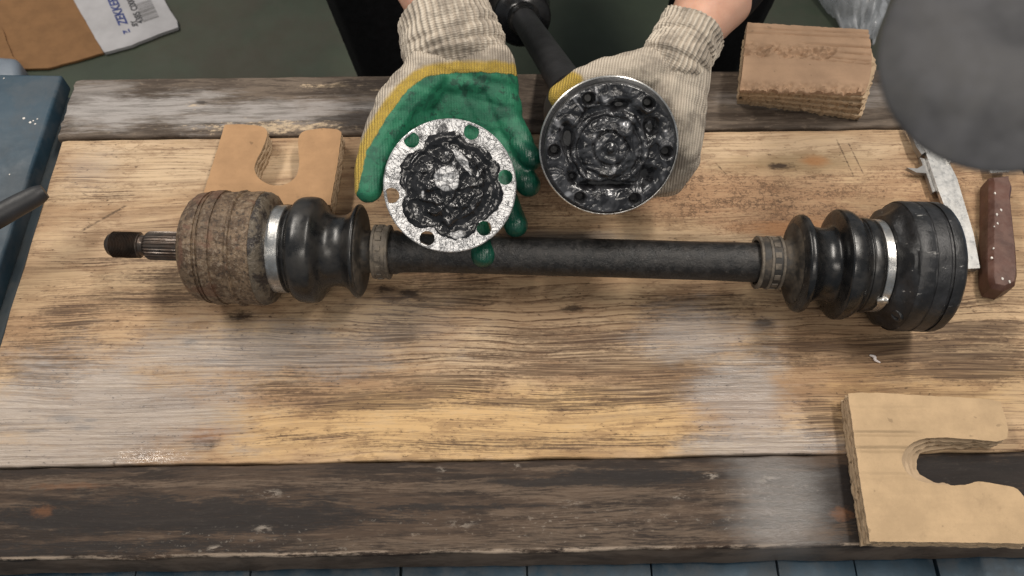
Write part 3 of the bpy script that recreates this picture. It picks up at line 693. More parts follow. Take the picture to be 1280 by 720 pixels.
for du in (-5, 2):
    V, Fc = box_mesh(Matrix.Translation(on_axis(1110 + du, 58, R(76))) @ (MA.to_3x3() @ Matrix.Rotation(R(76), 3, 'X') @ Matrix.Rotation(R(15), 3, 'Z')).to_4x4(), .0055, .0048, .0036, .0012)
    mk('buckle', V, Fc, 'band', cb, 50)
def cover_mod(s, a):
    t = max(0, min(1, (s - S(1124,62)) / (S(1147,77) - S(1124,62)))); e = math.sin(math.pi * t)
    return 1 + .12 * e * (math.cos(6 * a + .6) * .7 + .5 * math.cos(3 * a))
hs = lathe('joint_cover', px([(1117, 52), (1121, 57), (1125, 62), (1131, 66), (1137, 70), (1143, 74.5), (1148, 77.5), (1151, 79.0)]), MA, 'black_steel', axle, seg=120, mod=cover_mod, amp=.0006, freq=110)
lathe('joint_flange', px([(1149, 70), (1149.5, 79.2), (1152, 80), (1168, 80), (1169, 79.2), (1171, 79.2), (1172, 80), (1188, 79.8), (1189, 78.2), (1192, 78.2), (1193, 79.9), (1203, 79.9), (1206, 78.5), (1208, 74), (1190, 30)]), MA, 'black_steel', axle, seg=120, amp=.0004, freq=130)
for ang in (68, 188):
    q = R(ang + 18)
    M2 = frame(on_axis(1137, 70.5, q), (MA.to_3x3() @ Vector((-.85, -.5 * math.sin(q), .5 * math.cos(q)))), (0, 1, 0.2))
    lathe('bolt_pocket', [(-.004, .0056), (0, .0056), (.0012, .0050), (.0014, .0036), (-.0006, .0030), (-.0008, .0008)], M2, 'black_steel', hs, seg=20)

# ------------------------------------------------------------ greasy cap held by the left glove
CAMP = Vector((0, -0.3192, 0.6004))
def polar(name, C, e1, e2, n, Rf, hf, wf, mat, parent, nr=70, na=240):
    V = []; Fc = []; W = []
    for i in range(nr + 1):
        for j in range(na):
            a = 2 * math.pi * j / na; t = i / nr; r = t * Rf(a)
            x, y = r * math.cos(a), r * math.sin(a)
            V.append(C + e1 * x + e2 * y + n * hf(x, y, t)); W.append(wf(x, y, t))
            if i < nr: k = (j + 1) % na; Fc.append((i * na + j, (i + 1) * na + j, (i + 1) * na + k, i * na + k))
    return mk(name, V, Fc, mat, parent, 80, attrs={'wht': W})
def ring_with_holes(name, C, e1, e2, n, Ro, Ri, holes, th, mat, parent):
    from mathutils.geometry import delaunay_2d_cdt
    loops = [(0, 0, Ro, 120), (0, 0, Ri, 90)] + [(hx, hy, hr, 28) for hx, hy, hr in holes]
    P2 = []; E2 = []; chk = []
    for (cx, cy, r, k) in loops:
        b_ = len(P2)
        P2 += [Vector((cx + r * math.cos(2 * math.pi * i / k), cy + r * math.sin(2 * math.pi * i / k))) for i in range(k)]
        E2 += [(b_ + i, b_ + (i + 1) % k) for i in range(k)]
    for r_ in (.25, .5, .75):
        for i in range(100):
            v = Vector((math.cos(6.2832 * i / 100), math.sin(6.2832 * i / 100))) * (Ri + (Ro - Ri) * r_)
            if all(math.hypot(v.x - hx, v.y - hy) > hr * 1.15 for hx, hy, hr in holes): P2.append(v)
    vv, ee, ff = delaunay_2d_cdt(P2, E2, [], 0, 1e-7)[:3]
    F2 = []
    for f in ff:
        c_ = Vector((0, 0))
        for i in f: c_ += vv[i] / len(f)
        if Ri < c_.length < Ro and all(math.hypot(c_.x - hx, c_.y - hy) > hr * .98 for hx, hy, hr in holes): F2.append(tuple(f))
    m = len(vv)
    V = [C + e1 * v.x + e2 * v.y + n * (.0002 * noise.noise(Vector((v.x * 300, v.y * 300, 1)))) for v in vv] + [C + e1 * v.x + e2 * v.y - n * th for v in vv]
    Fc = F2 + [tuple(m + i for i in reversed(f)) for f in F2]
    cnt = {}
    for f in F2:
        for i in range(len(f)): k_ = (f[i], f[(i + 1) % len(f)]); cnt[k_] = 1
    for (i, j) in cnt:
        if (j, i) not in cnt: Fc.append((j, i, m + i, m + j))
    pol = [(math.atan2(v.y, v.x) * Ro * .9, v.length * .38, 0.0) for v in vv]
    return mk(name, V, Fc, mat, parent, 35, attrs={'pol': pol + pol})
C1 = Vector((-0.0451, 0.0267, 0.1082))
n1 = (CAMP - C1).normalized(); n1 = (n1 + Vector((.03, -.05, 0.0))).normalized()
e1 = Vector((1, 0, 0)); e1 = (e1 - n1 * e1.dot(n1)).normalized(); e2 = n1.cross(e1)
q = .597 / 1020
cap = empty('joint_cap', C1, 'round steel cap smeared with black and silver grease, held by the green glove', 'joint cap')
H1 = [(27, 67), (69, 11), (42, -53), (-30, -65), (-73, -11), (-47, 57)]
holes = [(x * q, y * q, 9.6 * q) for x, y in H1]
ring_with_holes('flange_ring', C1, e1, e2, n1, 81.5 * q, 56 * q, holes, .0022, 'flange', cap)
Mc = frame(C1, -n1, e2)
lathe('rim', [(.0004, 80 * q), (.0000, 81.8 * q), (.0005, 83 * q), (.0045, 83.6 * q), (.0055, 83 * q), (.0055, 80.5 * q), (.003, 79.5 * q)], Mc, 'flange', cap, seg=120, cap=False, closed=True)
lathe('dish', [(.0018, 57 * q), (.006, 55 * q), (.011, 48 * q), (.013, 38 * q), (.013, 3 * q)], Mc, 'black_joint', cap, seg=90, cap=False)
def R1(a):
    x, y = math.cos(a), math.sin(a)
    r = 66.5 + 7.0 * noise.fractal(Vector((x * 2.2, y * 2.2, 3)), .8, 2, 4)
    for hx, hy in H1:
        d = abs((a - math.atan2(hy, hx) + math.pi) % (2 * math.pi) - math.pi); 
        r -= 9.5 * math.exp(-(d / .17) ** 2)
    r = min(r, 73)
    return r * q
def seg_d(x, y, ax, ay, bx_, by_):
    p_ = Vector((x - ax, y - ay)); d_ = Vector((bx_ - ax, by_ - ay)); t_ = max(0, min(1, p_.dot(d_) / d_.length_squared)); return (p_ - d_ * t_).length
def h1(x, y, t):
    X, Y = x / q, y / q; r = math.hypot(X, Y)
    v = Vector((X * .055, Y * .055, 1.7))
    rid = (1 - abs(noise.noise(v * 1.1))) ** 3; f = noise.fractal(v * 1.5, .95, 2.1, 3)
    lump = .0020 * rid + .0013 * f
    ed = min(1, (1 - t) / .12)
    h = .0007 * ed ** .5 + lump * ed * (1 if r < 42 else .55)
    h -= .0020 * math.exp(-((r - 50) / 7) ** 2) * ed
    h += .0022 * math.exp(-(math.hypot(X + 3, Y - 9) / 19) ** 4)
    for s_ in ((-3, 48, 30, 25), (-28, 0, -3, -48), (-3, -48, 26, -12)): h += .0014 * math.exp(-(seg_d(X, Y, *s_) / 3.5) ** 2)
    if t > .985: h = .0001
    return h
def w1(x, y, t):
    X, Y = x / q, y / q
    w = 1.0 * math.exp(-(math.hypot(X + 4, Y - 10) / 17) ** 6)
    nz = noise.noise(Vector((X * .11, Y * .11, 2)))
    t_ = max(0, min(1, ((X - 6) * 20 + (Y - 45) * -30) / 1300))
    w = max(w, 1.0 * math.exp(-(seg_d(X, Y, 6, 45, 26, 15) / (1.5 + 4.5 * math.sin(3.1 * min(1, t_ + .12)) + 2 * nz)) ** 4))
    w = max(w, .55 * math.exp(-((math.hypot(X, Y) - 34) / 12) ** 2) * max(0, noise.noise(Vector((X * .13, Y * .13, 5))) * 2.0))
    w = max(w, .8 * math.exp(-(math.hypot((X - 9) / 1.6, Y + 61) / (6 + 4 * nz)) ** 4))
    return w
polar('grease', C1, e1, e2, n1, R1, h1, w1, 'black_grease', cap)

# ------------------------------------------------------------ second axle held by the right glove
J = Vector((0.0693, 0.0368, 0.1385)); Fb = Vector((0.0093, 0.4864, -0.1604))
ax2 = empty('spare_axle', J, 'second drive axle held upright by the white glove, its greasy joint face towards the camera', 'drive axle')
sh = (Fb - J).normalized()
nJ = ((CAMP - J).normalized() * .45 - sh * .55).normalized()
f1 = Vector((1, 0, 0)); f1 = (f1 - nJ * f1.dot(nJ)).normalized(); f2 = nJ.cross(f1)
q2 = .575 / 1020
MJ = frame(J, -nJ, f2)
HJ = [(-29, 62), (45, 57), (71, -4), (34, -64), (-36, -62), (-70, -2)]
H2 = [(x * 1.0, y * 1.0) for x, y in HJ]
POC = [(10, 55, 11, 5, 0.1), (50, 27, 8, 11, .3), (47, -35, 8, 14, -.5), (-47, -36, 5, 7, .4), (-2, -45, 30, 4, .0), (-54, 14, 7, 16, .2)]
def h2(x, y, t):
    X, Y = x / q2, y / q2; r = math.hypot(X, Y); a = math.atan2(Y, X)
    v = Vector((X * .05, Y * .05, 4.2))
    r += 3.2 * noise.fractal(v * .9, .8, 2, 3) * min(1, r / 20)
    h = .0009 * (1 if r < 57 else .35) * noise.fractal(v * 1.1, 1.0, 2.1, 3) + .0011 * (1 - abs(noise.noise(v * 1.3))) ** 4 * (1 if 24 < r < 58 else .25)
    h -= .0030 / (1 + math.exp((r - 57 - 3 * math.cos(6 * a + .5)) / 1.4))
    h += .0024 * math.exp(-((r - 44 - 2 * noise.noise(v)) / 3.6) ** 4)
    h += .0026 / (1 + math.exp((r - 36 - 2.5 * noise.noise(v * 1.4)) / 1.3))
    h -= .0016 * math.exp(-((r - 21) / 1.6) ** 2); h += .0022 * math.exp(-(r / 4) ** 4)
    h -= .0008 * math.exp(-((r - 9) / 2) ** 2)
    for hx, hy in H2: h -= .0090 * math.exp(-(math.hypot(X - hx, Y - hy) / 6.6) ** 5)
    for hx, hy in H2: h += .0007 * math.exp(-((math.hypot(X - hx, Y - hy) - 9.5) / 2.0) ** 2)
    for (cx, cy, rx, ry, ro) in POC:
        c_, s_ = math.cos(ro), math.sin(ro); dx = (X - cx) * c_ + (Y - cy) * s_; dy = -(X - cx) * s_ + (Y - cy) * c_
        h -= .0085 * math.exp(-((dx / rx) ** 2 + (dy / ry) ** 2) ** 1.4)
    if t > .985: h = -.0006
    return h
def w2(x, y, t):
    X, Y = x / q2, y / q2; r = math.hypot(X, Y); a = math.atan2(Y, X)
    w = 0.
    if r > 58: w = .75 * max(0, math.cos(a - 2.2)) * (.35 + .9 * max(0, noise.noise(Vector((a * 16, r * .04, 1)))))
    w = max(w, .55 * max(0, noise.noise(Vector((X * .08, Y * .08, 7))) * 1.5))
    w = max(w, .5 * math.exp(-((r - 44) / 2.5) ** 2) * max(0, .3 + noise.noise(Vector((a * 3, 0, 2)))))
    if 49 < r < 57 and noise.noise(Vector((X * .07, Y * .07, 3))) > -.12: w = -.9
    for (cx, cy, rx, ry, ro) in POC + [(hx, hy, 6.5, 6.5, 0) for hx, hy in H2]:
        if ((X - cx) / rx) ** 2 + ((Y - cy) / ry) ** 2 < 1.0: w = -1.0
    w = max(w, .95 * math.exp(-(((X - 49) / 3.0) ** 2 + ((Y - 27) / 8) ** 2) ** 2))
    return w
polar('greased_face', J, f1, f2, nJ, lambda a: 81.5 * q2, h2, w2, 'grey_grease', ax2, nr=110, na=330)
lathe('face_ring', [(.0012, 78 * q2), (.0004, 80.5 * q2), (.0008, 82 * q2), (.0090, 82.6 * q2), (.0092, 80 * q2)], MJ, 'black_joint', ax2, seg=120, cap=False)
lathe('joint_housing', [(.0080, 80 * q2), (.0090, 86.5 * q2), (.0098, 88 * q2), (.0125, 88 * q2), (.0135, 86 * q2), (.022, 85.5 * q2), (.023, 84 * q2), (.034, 82 * q2), (.041, 74 * q2), (.046, 60 * q2), (.048, 40 * q2)], MJ, 'black_joint', ax2, seg=110, amp=.0003, freq=120)
lathe('edge_band', [(.0091, 86 * q2), (.0090, 87.2 * q2), (.0096, 88.5 * q2), (.0104, 88.6 * q2), (.0106, 87 * q2)], MJ, 'band', ax2, seg=120, cap=False, closed=True)
kk = J - nJ * .03
MS = frame(J, sh)
tube('rubber_boot', [J - nJ * .040, J - nJ * .052 + sh * .004, J - nJ * .044 + sh * .03, J + sh * .085, J + sh * .10, J + sh * .115], [.030, .039, .034, .028, .033, .018], 'rubber', ax2, 48)
lathe('shaft_tube', [(.05, .0155), (.20, .0152), (.40, .0152), (.505, .0155)], MS, 'rod', ax2, seg=48, amp=.0003, freq=120)
lathe('far_boot', smooth_profile([(.485, .018), (.492, .0195), (.500, .020), (.505, .030), (.510, .036), (.517, .0355), (.525, .029), (.535, .028), (.545, .036), (.555, .0415), (.566, .0415), (.572, .034)], 4), MS, 'rubber', ax2, seg=72)
lathe('far_joint', [(.570, .033), (.572, .043), (.578, .0455), (.640, .0455), (.645, .040), (.647, .012)], MS, 'black_joint', ax2, seg=72)
lathe('stub', [(.645, .0115), (.68, .0115), (.705, .010), (.706, .006)], MS, 'spline', ax2, seg=40)

# ------------------------------------------------------------ person: one body, gloves as clothing
def blob(name, caps, voxel, smooth_it, mat, parent, attr_fn=None, face_mat=None, extra=()):
    """continuous surface grown round tapered bones: caps = (p0, r0, p1, r1)"""
    bm = bmesh.new()
    for (p0, r0, p1, r1) in caps:
        p0 = Vector(p0); p1 = Vector(p1); L = (p1 - p0).length; k = max(2, int(L / (min(r0, r1) * .22)) + 1)
        for i in range(k):
            t = i / (k - 1)
            bmesh.ops.create_icosphere(bm, subdivisions=2, radius=r0 + (r1 - r0) * t, matrix=Matrix.Translation(p0.lerp(p1, t)))
    me = bpy.data.meshes.new('tmp'); bm.to_mesh(me); bm.free()
    t = bpy.data.objects.new('tmp', me); COL.objects.link(t)
    md = t.modifiers.new('r', 'REMESH'); md.mode = 'VOXEL'; md.voxel_size = voxel
    ms = t.modifiers.new('s', 'SMOOTH'); ms.factor = .5; ms.iterations = smooth_it
    dg = bpy.context.evaluated_depsgraph_get(); ev = t.evaluated_get(dg).to_mesh()
    V = [v.co.copy() for v in ev.vertices]; Fc = [tuple(p.vertices) for p in ev.polygons]; N = [v.normal.copy() for v in ev.vertices]
    bpy.data.objects.remove(t); bpy.data.meshes.remove(me)
    attrs = None
    if attr_fn:
        V, attrs = attr_fn(V, N)
    o = mk(name, V, Fc, mat, parent, 0, attrs=attrs)
    o.data.polygons.foreach_set('use_smooth', [True] * len(o.data.polygons))
    if face_mat:
        for m_ in extra: o.data.materials.append(MT[m_])
        off = world_loc(parent)
        for p_ in o.data.polygons: p_.material_index = face_mat(p_.center + off)
    return o
PX = 0.05
person = empty('person', (PX, .62, FZ), 'person in black trousers and dirty work gloves leaning in from behind the bench', 'person')
WL = Vector((-0.0601, 0.1878, 0.1316)); WR = Vector((0.136, 0.1451, 0.1395))
EL = Vector((-0.1118, 0.3731, 0.1078)); ER = Vector((0.2141, 0.2821, 0.1273))
SL = Vector((PX - .21, .78, .46)); SR = Vector((PX + .21, .78, .46))
HIP = Vector((PX, .93, 0.0))
caps_b = []
def bone(*a):
    for i in range(len(a) - 1): caps_b.append((a[i][0], a[i][1], a[i + 1][0], a[i + 1][1]))
V3 = Vector
bone((Vector((-0.0508, 0.1611, 0.1219)), .020), (WL, .0265), (WL.lerp(EL, .2), .0325), (WL.lerp(EL, .6), .038), (EL, .044), (SL, .062))
bone((Vector((0.1309, 0.139, 0.1306)), .016), (WR, .0200), (WR.lerp(ER, .2), .0265), (WR.lerp(ER, .45), .034), (ER, .042), (SR, .062))
bone((SL, .07), (V3((PX, .80, .49)), .085), (SR, .07))
bone((V3((PX, .80, .45)), .13), (V3((PX, .88, .25)), .145), (HIP, .15))
bone((V3((PX - .07, .84, .40)), .11), (V3((PX - .08, .92, .05)), .12)); bone((V3((PX + .07, .84, .40)), .11), (V3((PX + .08, .92, .05)), .12))
for sx in (-1, 1):
    hip = V3((PX + sx * .10, .93, 0)); kn = V3((PX + sx * .25, .56, .02)); an_ = V3((PX + sx * .205, .50, FZ + .09)); toe = V3((PX + sx * .215, .40, FZ + .045))
    bone((hip, .10), (kn, .075), (kn.lerp(an_, .4), .070), (an_, .056))
    bone((an_, .05), (V3((an_.x, an_.y + .03, FZ + .05)), .045), (toe, .042))
bone((V3((PX, .80, .52)), .055), (V3((PX, .755, .60)), .052), (V3((PX, .735, .67)), .088), (V3((PX, .755, .72)), .092)); bone((V3((PX, .69, .63)), .05), (V3((PX, .672, .61)), .036))
bone((V3((PX, .648, .68)), .012), (V3((PX, .632, .655)), .015))
def body_mat(c):
    for w_, e_ in ((WL, EL), (WR, ER)):
        ax = (e_ - w_); t = (c - w_).dot(ax) / ax.length_squared; d = (c - w_ - ax * t).length
        lim = .92 if w_ is WL else .34
        if t < lim and d < .07 and c.y < .5: return 1
    if c.z > .60 and c.y < .76: return 1
    return 0
blob('body', caps_b, .0042, 4, 'trousers', person, None, body_mat, ('skin',))

# --- glove frames
def glove_attrs(o_, ea, eb, polyl, inside_sign, tips, palm_n, folds):
    ea = Vector(ea).normalized(); pn = Vector(palm_n).normalized(); eb = pn.cross(ea).normalized()
    o_ = Vector(o_)
    P2 = [((Vector(p) - o_).dot(ea), (Vector(p) - o_).dot(eb)) for p in polyl]
    def sd(a, b):
        best = 1e9; sg = 1
        for i in range(len(P2) - 1):
            ax_, ay_ = P2[i]; bx_, by_ = P2[i + 1]; dx, dy = bx_ - ax_, by_ - ay_; L2 = dx * dx + dy * dy
            t = ((a - ax_) * dx + (b - ay_) * dy) / L2; tc = max(0, min(1, t))
            d = math.hypot(a - ax_ - dx * tc, b - ay_ - dy * tc)
            if d < best: best = d; sg = 1 if (dx * (b - ay_) - dy * (a - ax_)) > 0 else -1
        return best * sg * inside_sign
    def fn(V, N):
        co = []; gc = []; oil = []; V2 = []
        for v, n_ in zip(V, N):
            r_ = v - o_; a, b, h = r_.dot(ea), r_.dot(eb), r_.dot(pn)
            s_ = sd(a, b) if P2 else .05
            if P2 and n_.dot(pn) < -.35: s_ = max(s_, .02)
            td = min([(v - Vector(t)).length for t in tips]) if tips else 1
            if tips and td < .026: s_ = min(s_, (td - .022))
            if not tips: s_ = max(s_, .0035)
            co.append(s_); gc.append((a, b, h)); oil.append(max(0, min(1, 1.35 - td / .02)) if tips else 0.)
            # creases and slack of the fabric
            f = noise.fractal(v * 42, .8, 2.0, 4) * .0007
            w_ = noise.noise(Vector((a * 26, b * 95, 3.3))) * .0006
            for (fa, fb_, wd, dep) in folds: f -= dep * math.exp(-((a - fa - .25 * (b - fb_) + .004 * noise.noise(v * 60)) / wd) ** 2)
            V2.append(v + n_ * (f + w_))
        return V2, {'coat': co, 'gco': gc, 'oil': oil}
    return fn

def PP(*l): return [Vector(p) for p in l]
# left glove: palm turned to the camera, cap resting on it
gl = empty('glove', WL)
gl.parent = person; gl.location = WL - person.location
w0 = Vector((-0.0466, 0.1389, 0.1169))
kn_i, kn_m, kn_r, kn_p = [Vector(p) for p in [(-0.0535, 0.0872, 0.0803), (-0.0332, 0.093, 0.0811), (-0.0178, 0.0984, 0.0863), (-0.0051, 0.1031, 0.0944)]]
fing = [
    [kn_i] + [Vector(p) for p in [(-0.0356, 0.0467, 0.0611), (-0.0264, 0.0161, 0.0539), (-0.0222, -0.0021, 0.0578)]],
    [kn_m] + [Vector(p) for p in [(-0.0127, 0.0607, 0.0685), (-0.0019, 0.0344, 0.0636), (0.0031, 0.0185, 0.0687)]],
    [kn_r] + [Vector(p) for p in [(0.0, 0.0757, 0.0788), (0.0081, 0.0576, 0.0782), (0.0129, 0.0451, 0.084)]],
    [kn_p] + [Vector(p) for p in [(0.005, 0.0854, 0.0907), (0.0106, 0.0723, 0.0905), (0.0153, 0.0619, 0.0941)]]]
fr = [(.0135, .0118, .0108, .0098), (.0135, .0118, .0105, .0098), (.0132, .0115, .0105, .0098), (.0125, .0105, .0095, .0085)]
caps_l = []
for F_, r_ in zip(fing, fr):
    for i in range(3): caps_l.append((F_[i], r_[i], F_[i + 1], r_[i + 1]))
for kq, wx, rr in ((kn_i, (-0.0609, 0.1319, 0.1154), .017), (kn_m, (-0.0516, 0.1355, 0.1151), .0185), (kn_r, (-0.0365, 0.1367, 0.1157), .0185), (kn_p, (-0.0188, 0.1341, 0.1166), .0165)):
    caps_l.append((wx, rr + .006, kq, rr - .002))
th = [Vector(p) for p in [(-0.0651, 0.1224, 0.1195), (-0.0854, 0.0955, 0.1165), (-0.0999, 0.0647, 0.1091), (-0.1049, 0.0425, 0.1041), (-0.106, 0.0286, 0.1013)]]
tr = [.022, .0195, .0150, .0125, .0105]
for i in range(4): caps_l.append((th[i], tr[i], th[i + 1], tr[i + 1]))
caps_l.append((th[1], .018, kn_i, .013)); caps_l.append((th[2], .011, kn_i, .012))
for a_, b_ in (((-0.0661, 0.1544, 0.1252), (-0.0596, 0.128, 0.1134)), ((-0.0504, 0.1556, 0.1257), (-0.0472, 0.1294, 0.1119)), ((-0.0315, 0.1567, 0.1263), (-0.0283, 0.1294, 0.1119))): caps_l.append((a_, .023, b_, .025))
pl = [Vector(p) for p in [(-0.1196, 0.0189, 0.0893), (-0.1136, 0.0316, 0.0961), (-0.1073, 0.06, 0.1055), (-0.0933, 0.0869, 0.1119), (-0.0788, 0.1082, 0.1164), (-0.0642, 0.1189, 0.1198), (-0.0432, 0.1221, 0.1216), (0.0, 0.1221, 0.1216), (0.0494, 0.121, 0.121)]]
pn_l = (CAMP - Vector((-0.0439, 0.1031, 0.1001))).normalized()
fnl = glove_attrs(w0, Vector((-0.0446, 0.0872, 0.0803)) - w0, None, pl, 1, [f_[3] for f_ in fing], pn_l, [(.012, 0, .004, .0012), (.028, 0, .003, .0007), (.05, 0, .004, .0008)])
blob('hand_of_glove', caps_l, .0014, 3, 'glove', gl, fnl)
def cuff(name, pts, r1, r2, side, mat, parent, seed, ribs=46):
    """ribbed knit tube with slack folds; pts from hand to opening; side = wide direction"""
    n = 64; seg = ribs * 6; V = []; Fc = []; co = []; gc = []; oil = []
    L = [Vector(p) for p in pts]
    prof = smooth_profile([(*p, a, b) for p, a, b in zip(L, r1, r2)], max(4, n // (len(L) - 1)))
    # roll the lip back inside
    last = prof[-1]
    for i, qd in enumerate(prof):
        c_ = Vector(qd[:3]); t = (Vector(prof[min(i + 1, len(prof) - 1)][:3]) - Vector(prof[max(i - 1, 0)][:3])).normalized()
        s_ = Vector(side); s_ = (s_ - t * s_.dot(t)).normalized(); d_ = t.cross(s_)
        u = i / (len(prof) - 1)
        for j in range(seg):
            a = 2 * math.pi * j / seg
            rib = .00055 * math.cos(a * ribs + 1.2 * noise.noise(Vector((u * 5, math.cos(a) * 2, seed)))) * (1 - .2 * u)
            fo = .0015 * noise.fractal(Vector((u * 7, math.cos(a) * 1.6, math.sin(a) * 1.6 + seed)), .8, 2, 3)
            fo -= .0014 * math.exp(-((u - .33 - .06 * math.cos(a + seed)) / .035) ** 2) + .0012 * math.exp(-((u - .58 - .05 * math.sin(a * 2 + seed)) / .03) ** 2)
            sl = .0035 * noise.noise(Vector((math.cos(a) * 1.3, math.sin(a) * 1.3, seed + 4))) * u
            k_ = 1 - .06 * max(0, (u - .965) / .035)
            V.append(c_ + t * sl + (s_ * math.cos(a) * (qd[3] + rib + fo) + d_ * math.sin(a) * (qd[4] + rib + fo)) * k_)
            co.append(.05); gc.append((u * .06, a / (2 * math.pi) * ribs * .0021, 0)); oil.append(0.)
    m = len(prof)
    for i in range(m - 1):
        for j in range(seg):
            k = (j + 1) % seg; Fc.append((i * seg + j, i * seg + k, (i + 1) * seg + k, (i + 1) * seg + j))
    # inner wall of the opening
    b0 = len(V)
    t = (L[-1] - L[-2]).normalized()
    for j in range(seg):
        v = V[(m - 1) * seg + j]; V.append(L[-1] + (v - L[-1]) * .90 - t * .008); co.append(.05); gc.append((.06, 0, 0)); oil.append(0.)
    for j in range(seg):
        k = (j + 1) % seg; Fc.append(((m - 1) * seg + j, (m - 1) * seg + k, b0 + k, b0 + j))
    o = mk(name, V, Fc, mat, parent, 0, attrs={'coat': co, 'gco': gc, 'oil': oil})
    o.data.polygons.foreach_set('use_smooth', [True] * len(o.data.polygons))
    return o
cuff('cuff', [(-0.0415, 0.1311, 0.1127), (-0.0434, 0.1411, 0.1181), (-0.0466, 0.1511, 0.1234), (-0.0504, 0.163, 0.1286), (-0.0557, 0.1775, 0.1329)], (.0340, .0400, .0408, .0392, .0362), (.020, .0285, .0315, .0315, .0305), (1, .05, 0), 'glove', gl, 2.0)
# right glove: back of the hand towards the camera, gripping the joint from behind
gr = empty('glove', WR); gr.parent = person; gr.location = WR - person.location
caps_r = []
def chain(pts, rs):
    for i in range(len(pts) - 1): caps_r.append((pts[i], rs[i], pts[i + 1], rs[i + 1]))
chain([(0.122, 0.1225, 0.1308), (0.096, 0.1101, 0.1355), (0.073, 0.1076, 0.1365), (0.0528, 0.1037, 0.1322), (0.0376, 0.0993, 0.123)], (.021, .0180, .0145, .0122, .0105))
chain([(0.1256, 0.1235, 0.1314), (0.1139, 0.0993, 0.123), (0.1049, 0.0912, 0.1142)], (.021, .019, .018))
chain([(0.1285, 0.125, 0.1299), (0.1248, 0.0886, 0.1173), (0.1264, 0.0765, 0.1018)], (.021, .0155, .014))
chain([(0.1326, 0.1264, 0.1284), (0.1334, 0.0925, 0.1126), (0.1345, 0.0732, 0.0933)], (.0195, .0135, .0125))
chain([(0.1359, 0.1281, 0.1248), (0.138, 0.0937, 0.1019), (0.136, 0.0711, 0.0808)], (.0185, .013, .0115))
tipr = []
for kq, mid_, tip_ in (((0.1049, 0.0912, 0.1142), (0.1027, 0.0847, 0.0733), (0.0782, 0.0764, 0.0576)), ((0.1264, 0.0765, 0.1018), (0.1207, 0.0722, 0.0667), (0.0945, 0.0689, 0.0536)), ((0.1345, 0.0732, 0.0933), (0.1311, 0.0706, 0.0579), (0.1092, 0.0701, 0.0429)), ((0.136, 0.0711, 0.0808), (0.1304, 0.073, 0.0479), (0.1123, 0.0788, 0.0306))):
    chain([kq, mid_, tip_], (.0125, .0115, .0095))
    tipr.append(tip_)
w0r = Vector((0.1268, 0.1246, 0.1319))
pn_r = -(CAMP - w0r).normalized()
fnr = glove_attrs(w0r, Vector((0.1195, 0.0716, 0.1003)) - w0r, None, [Vector(p) for p in [(0.0, 0.1044, 0.1348), (0.0359, 0.1055, 0.1354), (0.0455, 0.1002, 0.1326), (0.0431, 0.0569, 0.1095)]], 1, [], -pn_r, [(.016, 0, .003, .0007), (.03, 0, .003, .0005)])
blob('hand_of_glove', caps_r, .0014, 3, 'glove', gr, fnr)
cuff('cuff', [(0.1183, 0.1128, 0.1256), (0.1232, 0.1214, 0.1302), (0.1283, 0.1318, 0.1346), (0.1342, 0.1419, 0.1377), (0.1389, 0.1499, 0.1397)], (.0240, .0290, .0280, .0270, .0278), (.017, .0235, .0245, .0245, .0252), (.76, .5, -.42), 'glove', gr, 6.0, 40)

# ------------------------------------------------------------ cardboard blocks
def rough_poly(poly, step, jit, seed, freq=90, inset=0.):
    out = []; ar = sum(poly[i - 1][0] * poly[i][1] - poly[i][0] * poly[i - 1][1] for i in range(len(poly))); sg = 1 if ar > 0 else -1
    rs = resample([Vector((p[0], p[1])) for p in poly], step)
    n = len(rs)
    for i, p in enumerate(rs):
        t = (rs[(i + 1) % n] - rs[i - 1]).normalized(); nn = Vector((t.y, -t.x))
        out.append(p - nn * sg * inset + nn * jit * noise.fractal(Vector((p.x * freq, p.y * freq, seed)), .6, 2.2, 4))
    return out
def round_poly(poly):
    out = []; n = len(poly)
    for i in range(n):
        a, b, c_, d = (Vector(poly[(i + k) % n]) for k in (-1, 0, 1, 2))
        t1 = (b - a).normalized(); t2 = (c_ - b).normalized(); t3 = (d - c_).normalized()
        soft1 = t1.dot(t2) > .55; soft2 = t2.dot(t3) > .55
        for k in range(4):
            t = k / 4; L = (c_ - b).length
            m1 = (t1 + t2).normalized() * L if soft1 else c_ - b; m2 = (t2 + t3).normalized() * L if soft2 else c_ - b
            out.append(b * (2 * t ** 3 - 3 * t * t + 1) + m1 * (t ** 3 - 2 * t * t + t) + c_ * (3 * t * t - 2 * t ** 3) + m2 * (t ** 3 - t * t))
    return out
def card_block(name, poly, h, n, mat, label, jit=.0012, z0=.0003, foot=None):
    e = empty(name, (poly[0][0], poly[0][1], 0), label, 'cardboard block')
    poly = round_poly(poly); foot = round_poly(foot) if foot else poly
    lh = h / n
    for i in range(n):
        za = z0 + i * lh; sh_ = [f_.lerp(p, (i / (n - 1)) ** 1.0) for p, f_ in zip(poly, foot)]
        core = rough_poly(sh_, .0013, jit * 1.0, 30 + i * 3.3, 300, .0011)
        cen = Vector((sum(p[0] for p in sh_) / len(sh_), sum(p[1] for p in sh_) / len(sh_)))
        prism('flute_layer', [p for p in core], za, za + lh * .68, 'card_core', e, 20)
        top = i == n - 1
        lin = rough_poly(sh_, .0016, jit * (.35 if top else 1.0), 7 + i * 1.9, 150)
        prism('sheet', lin, za + lh * .68 + .00003, za + lh - .00003, mat if top else 'card_edge', e, 20, side='card_edge')
    return e
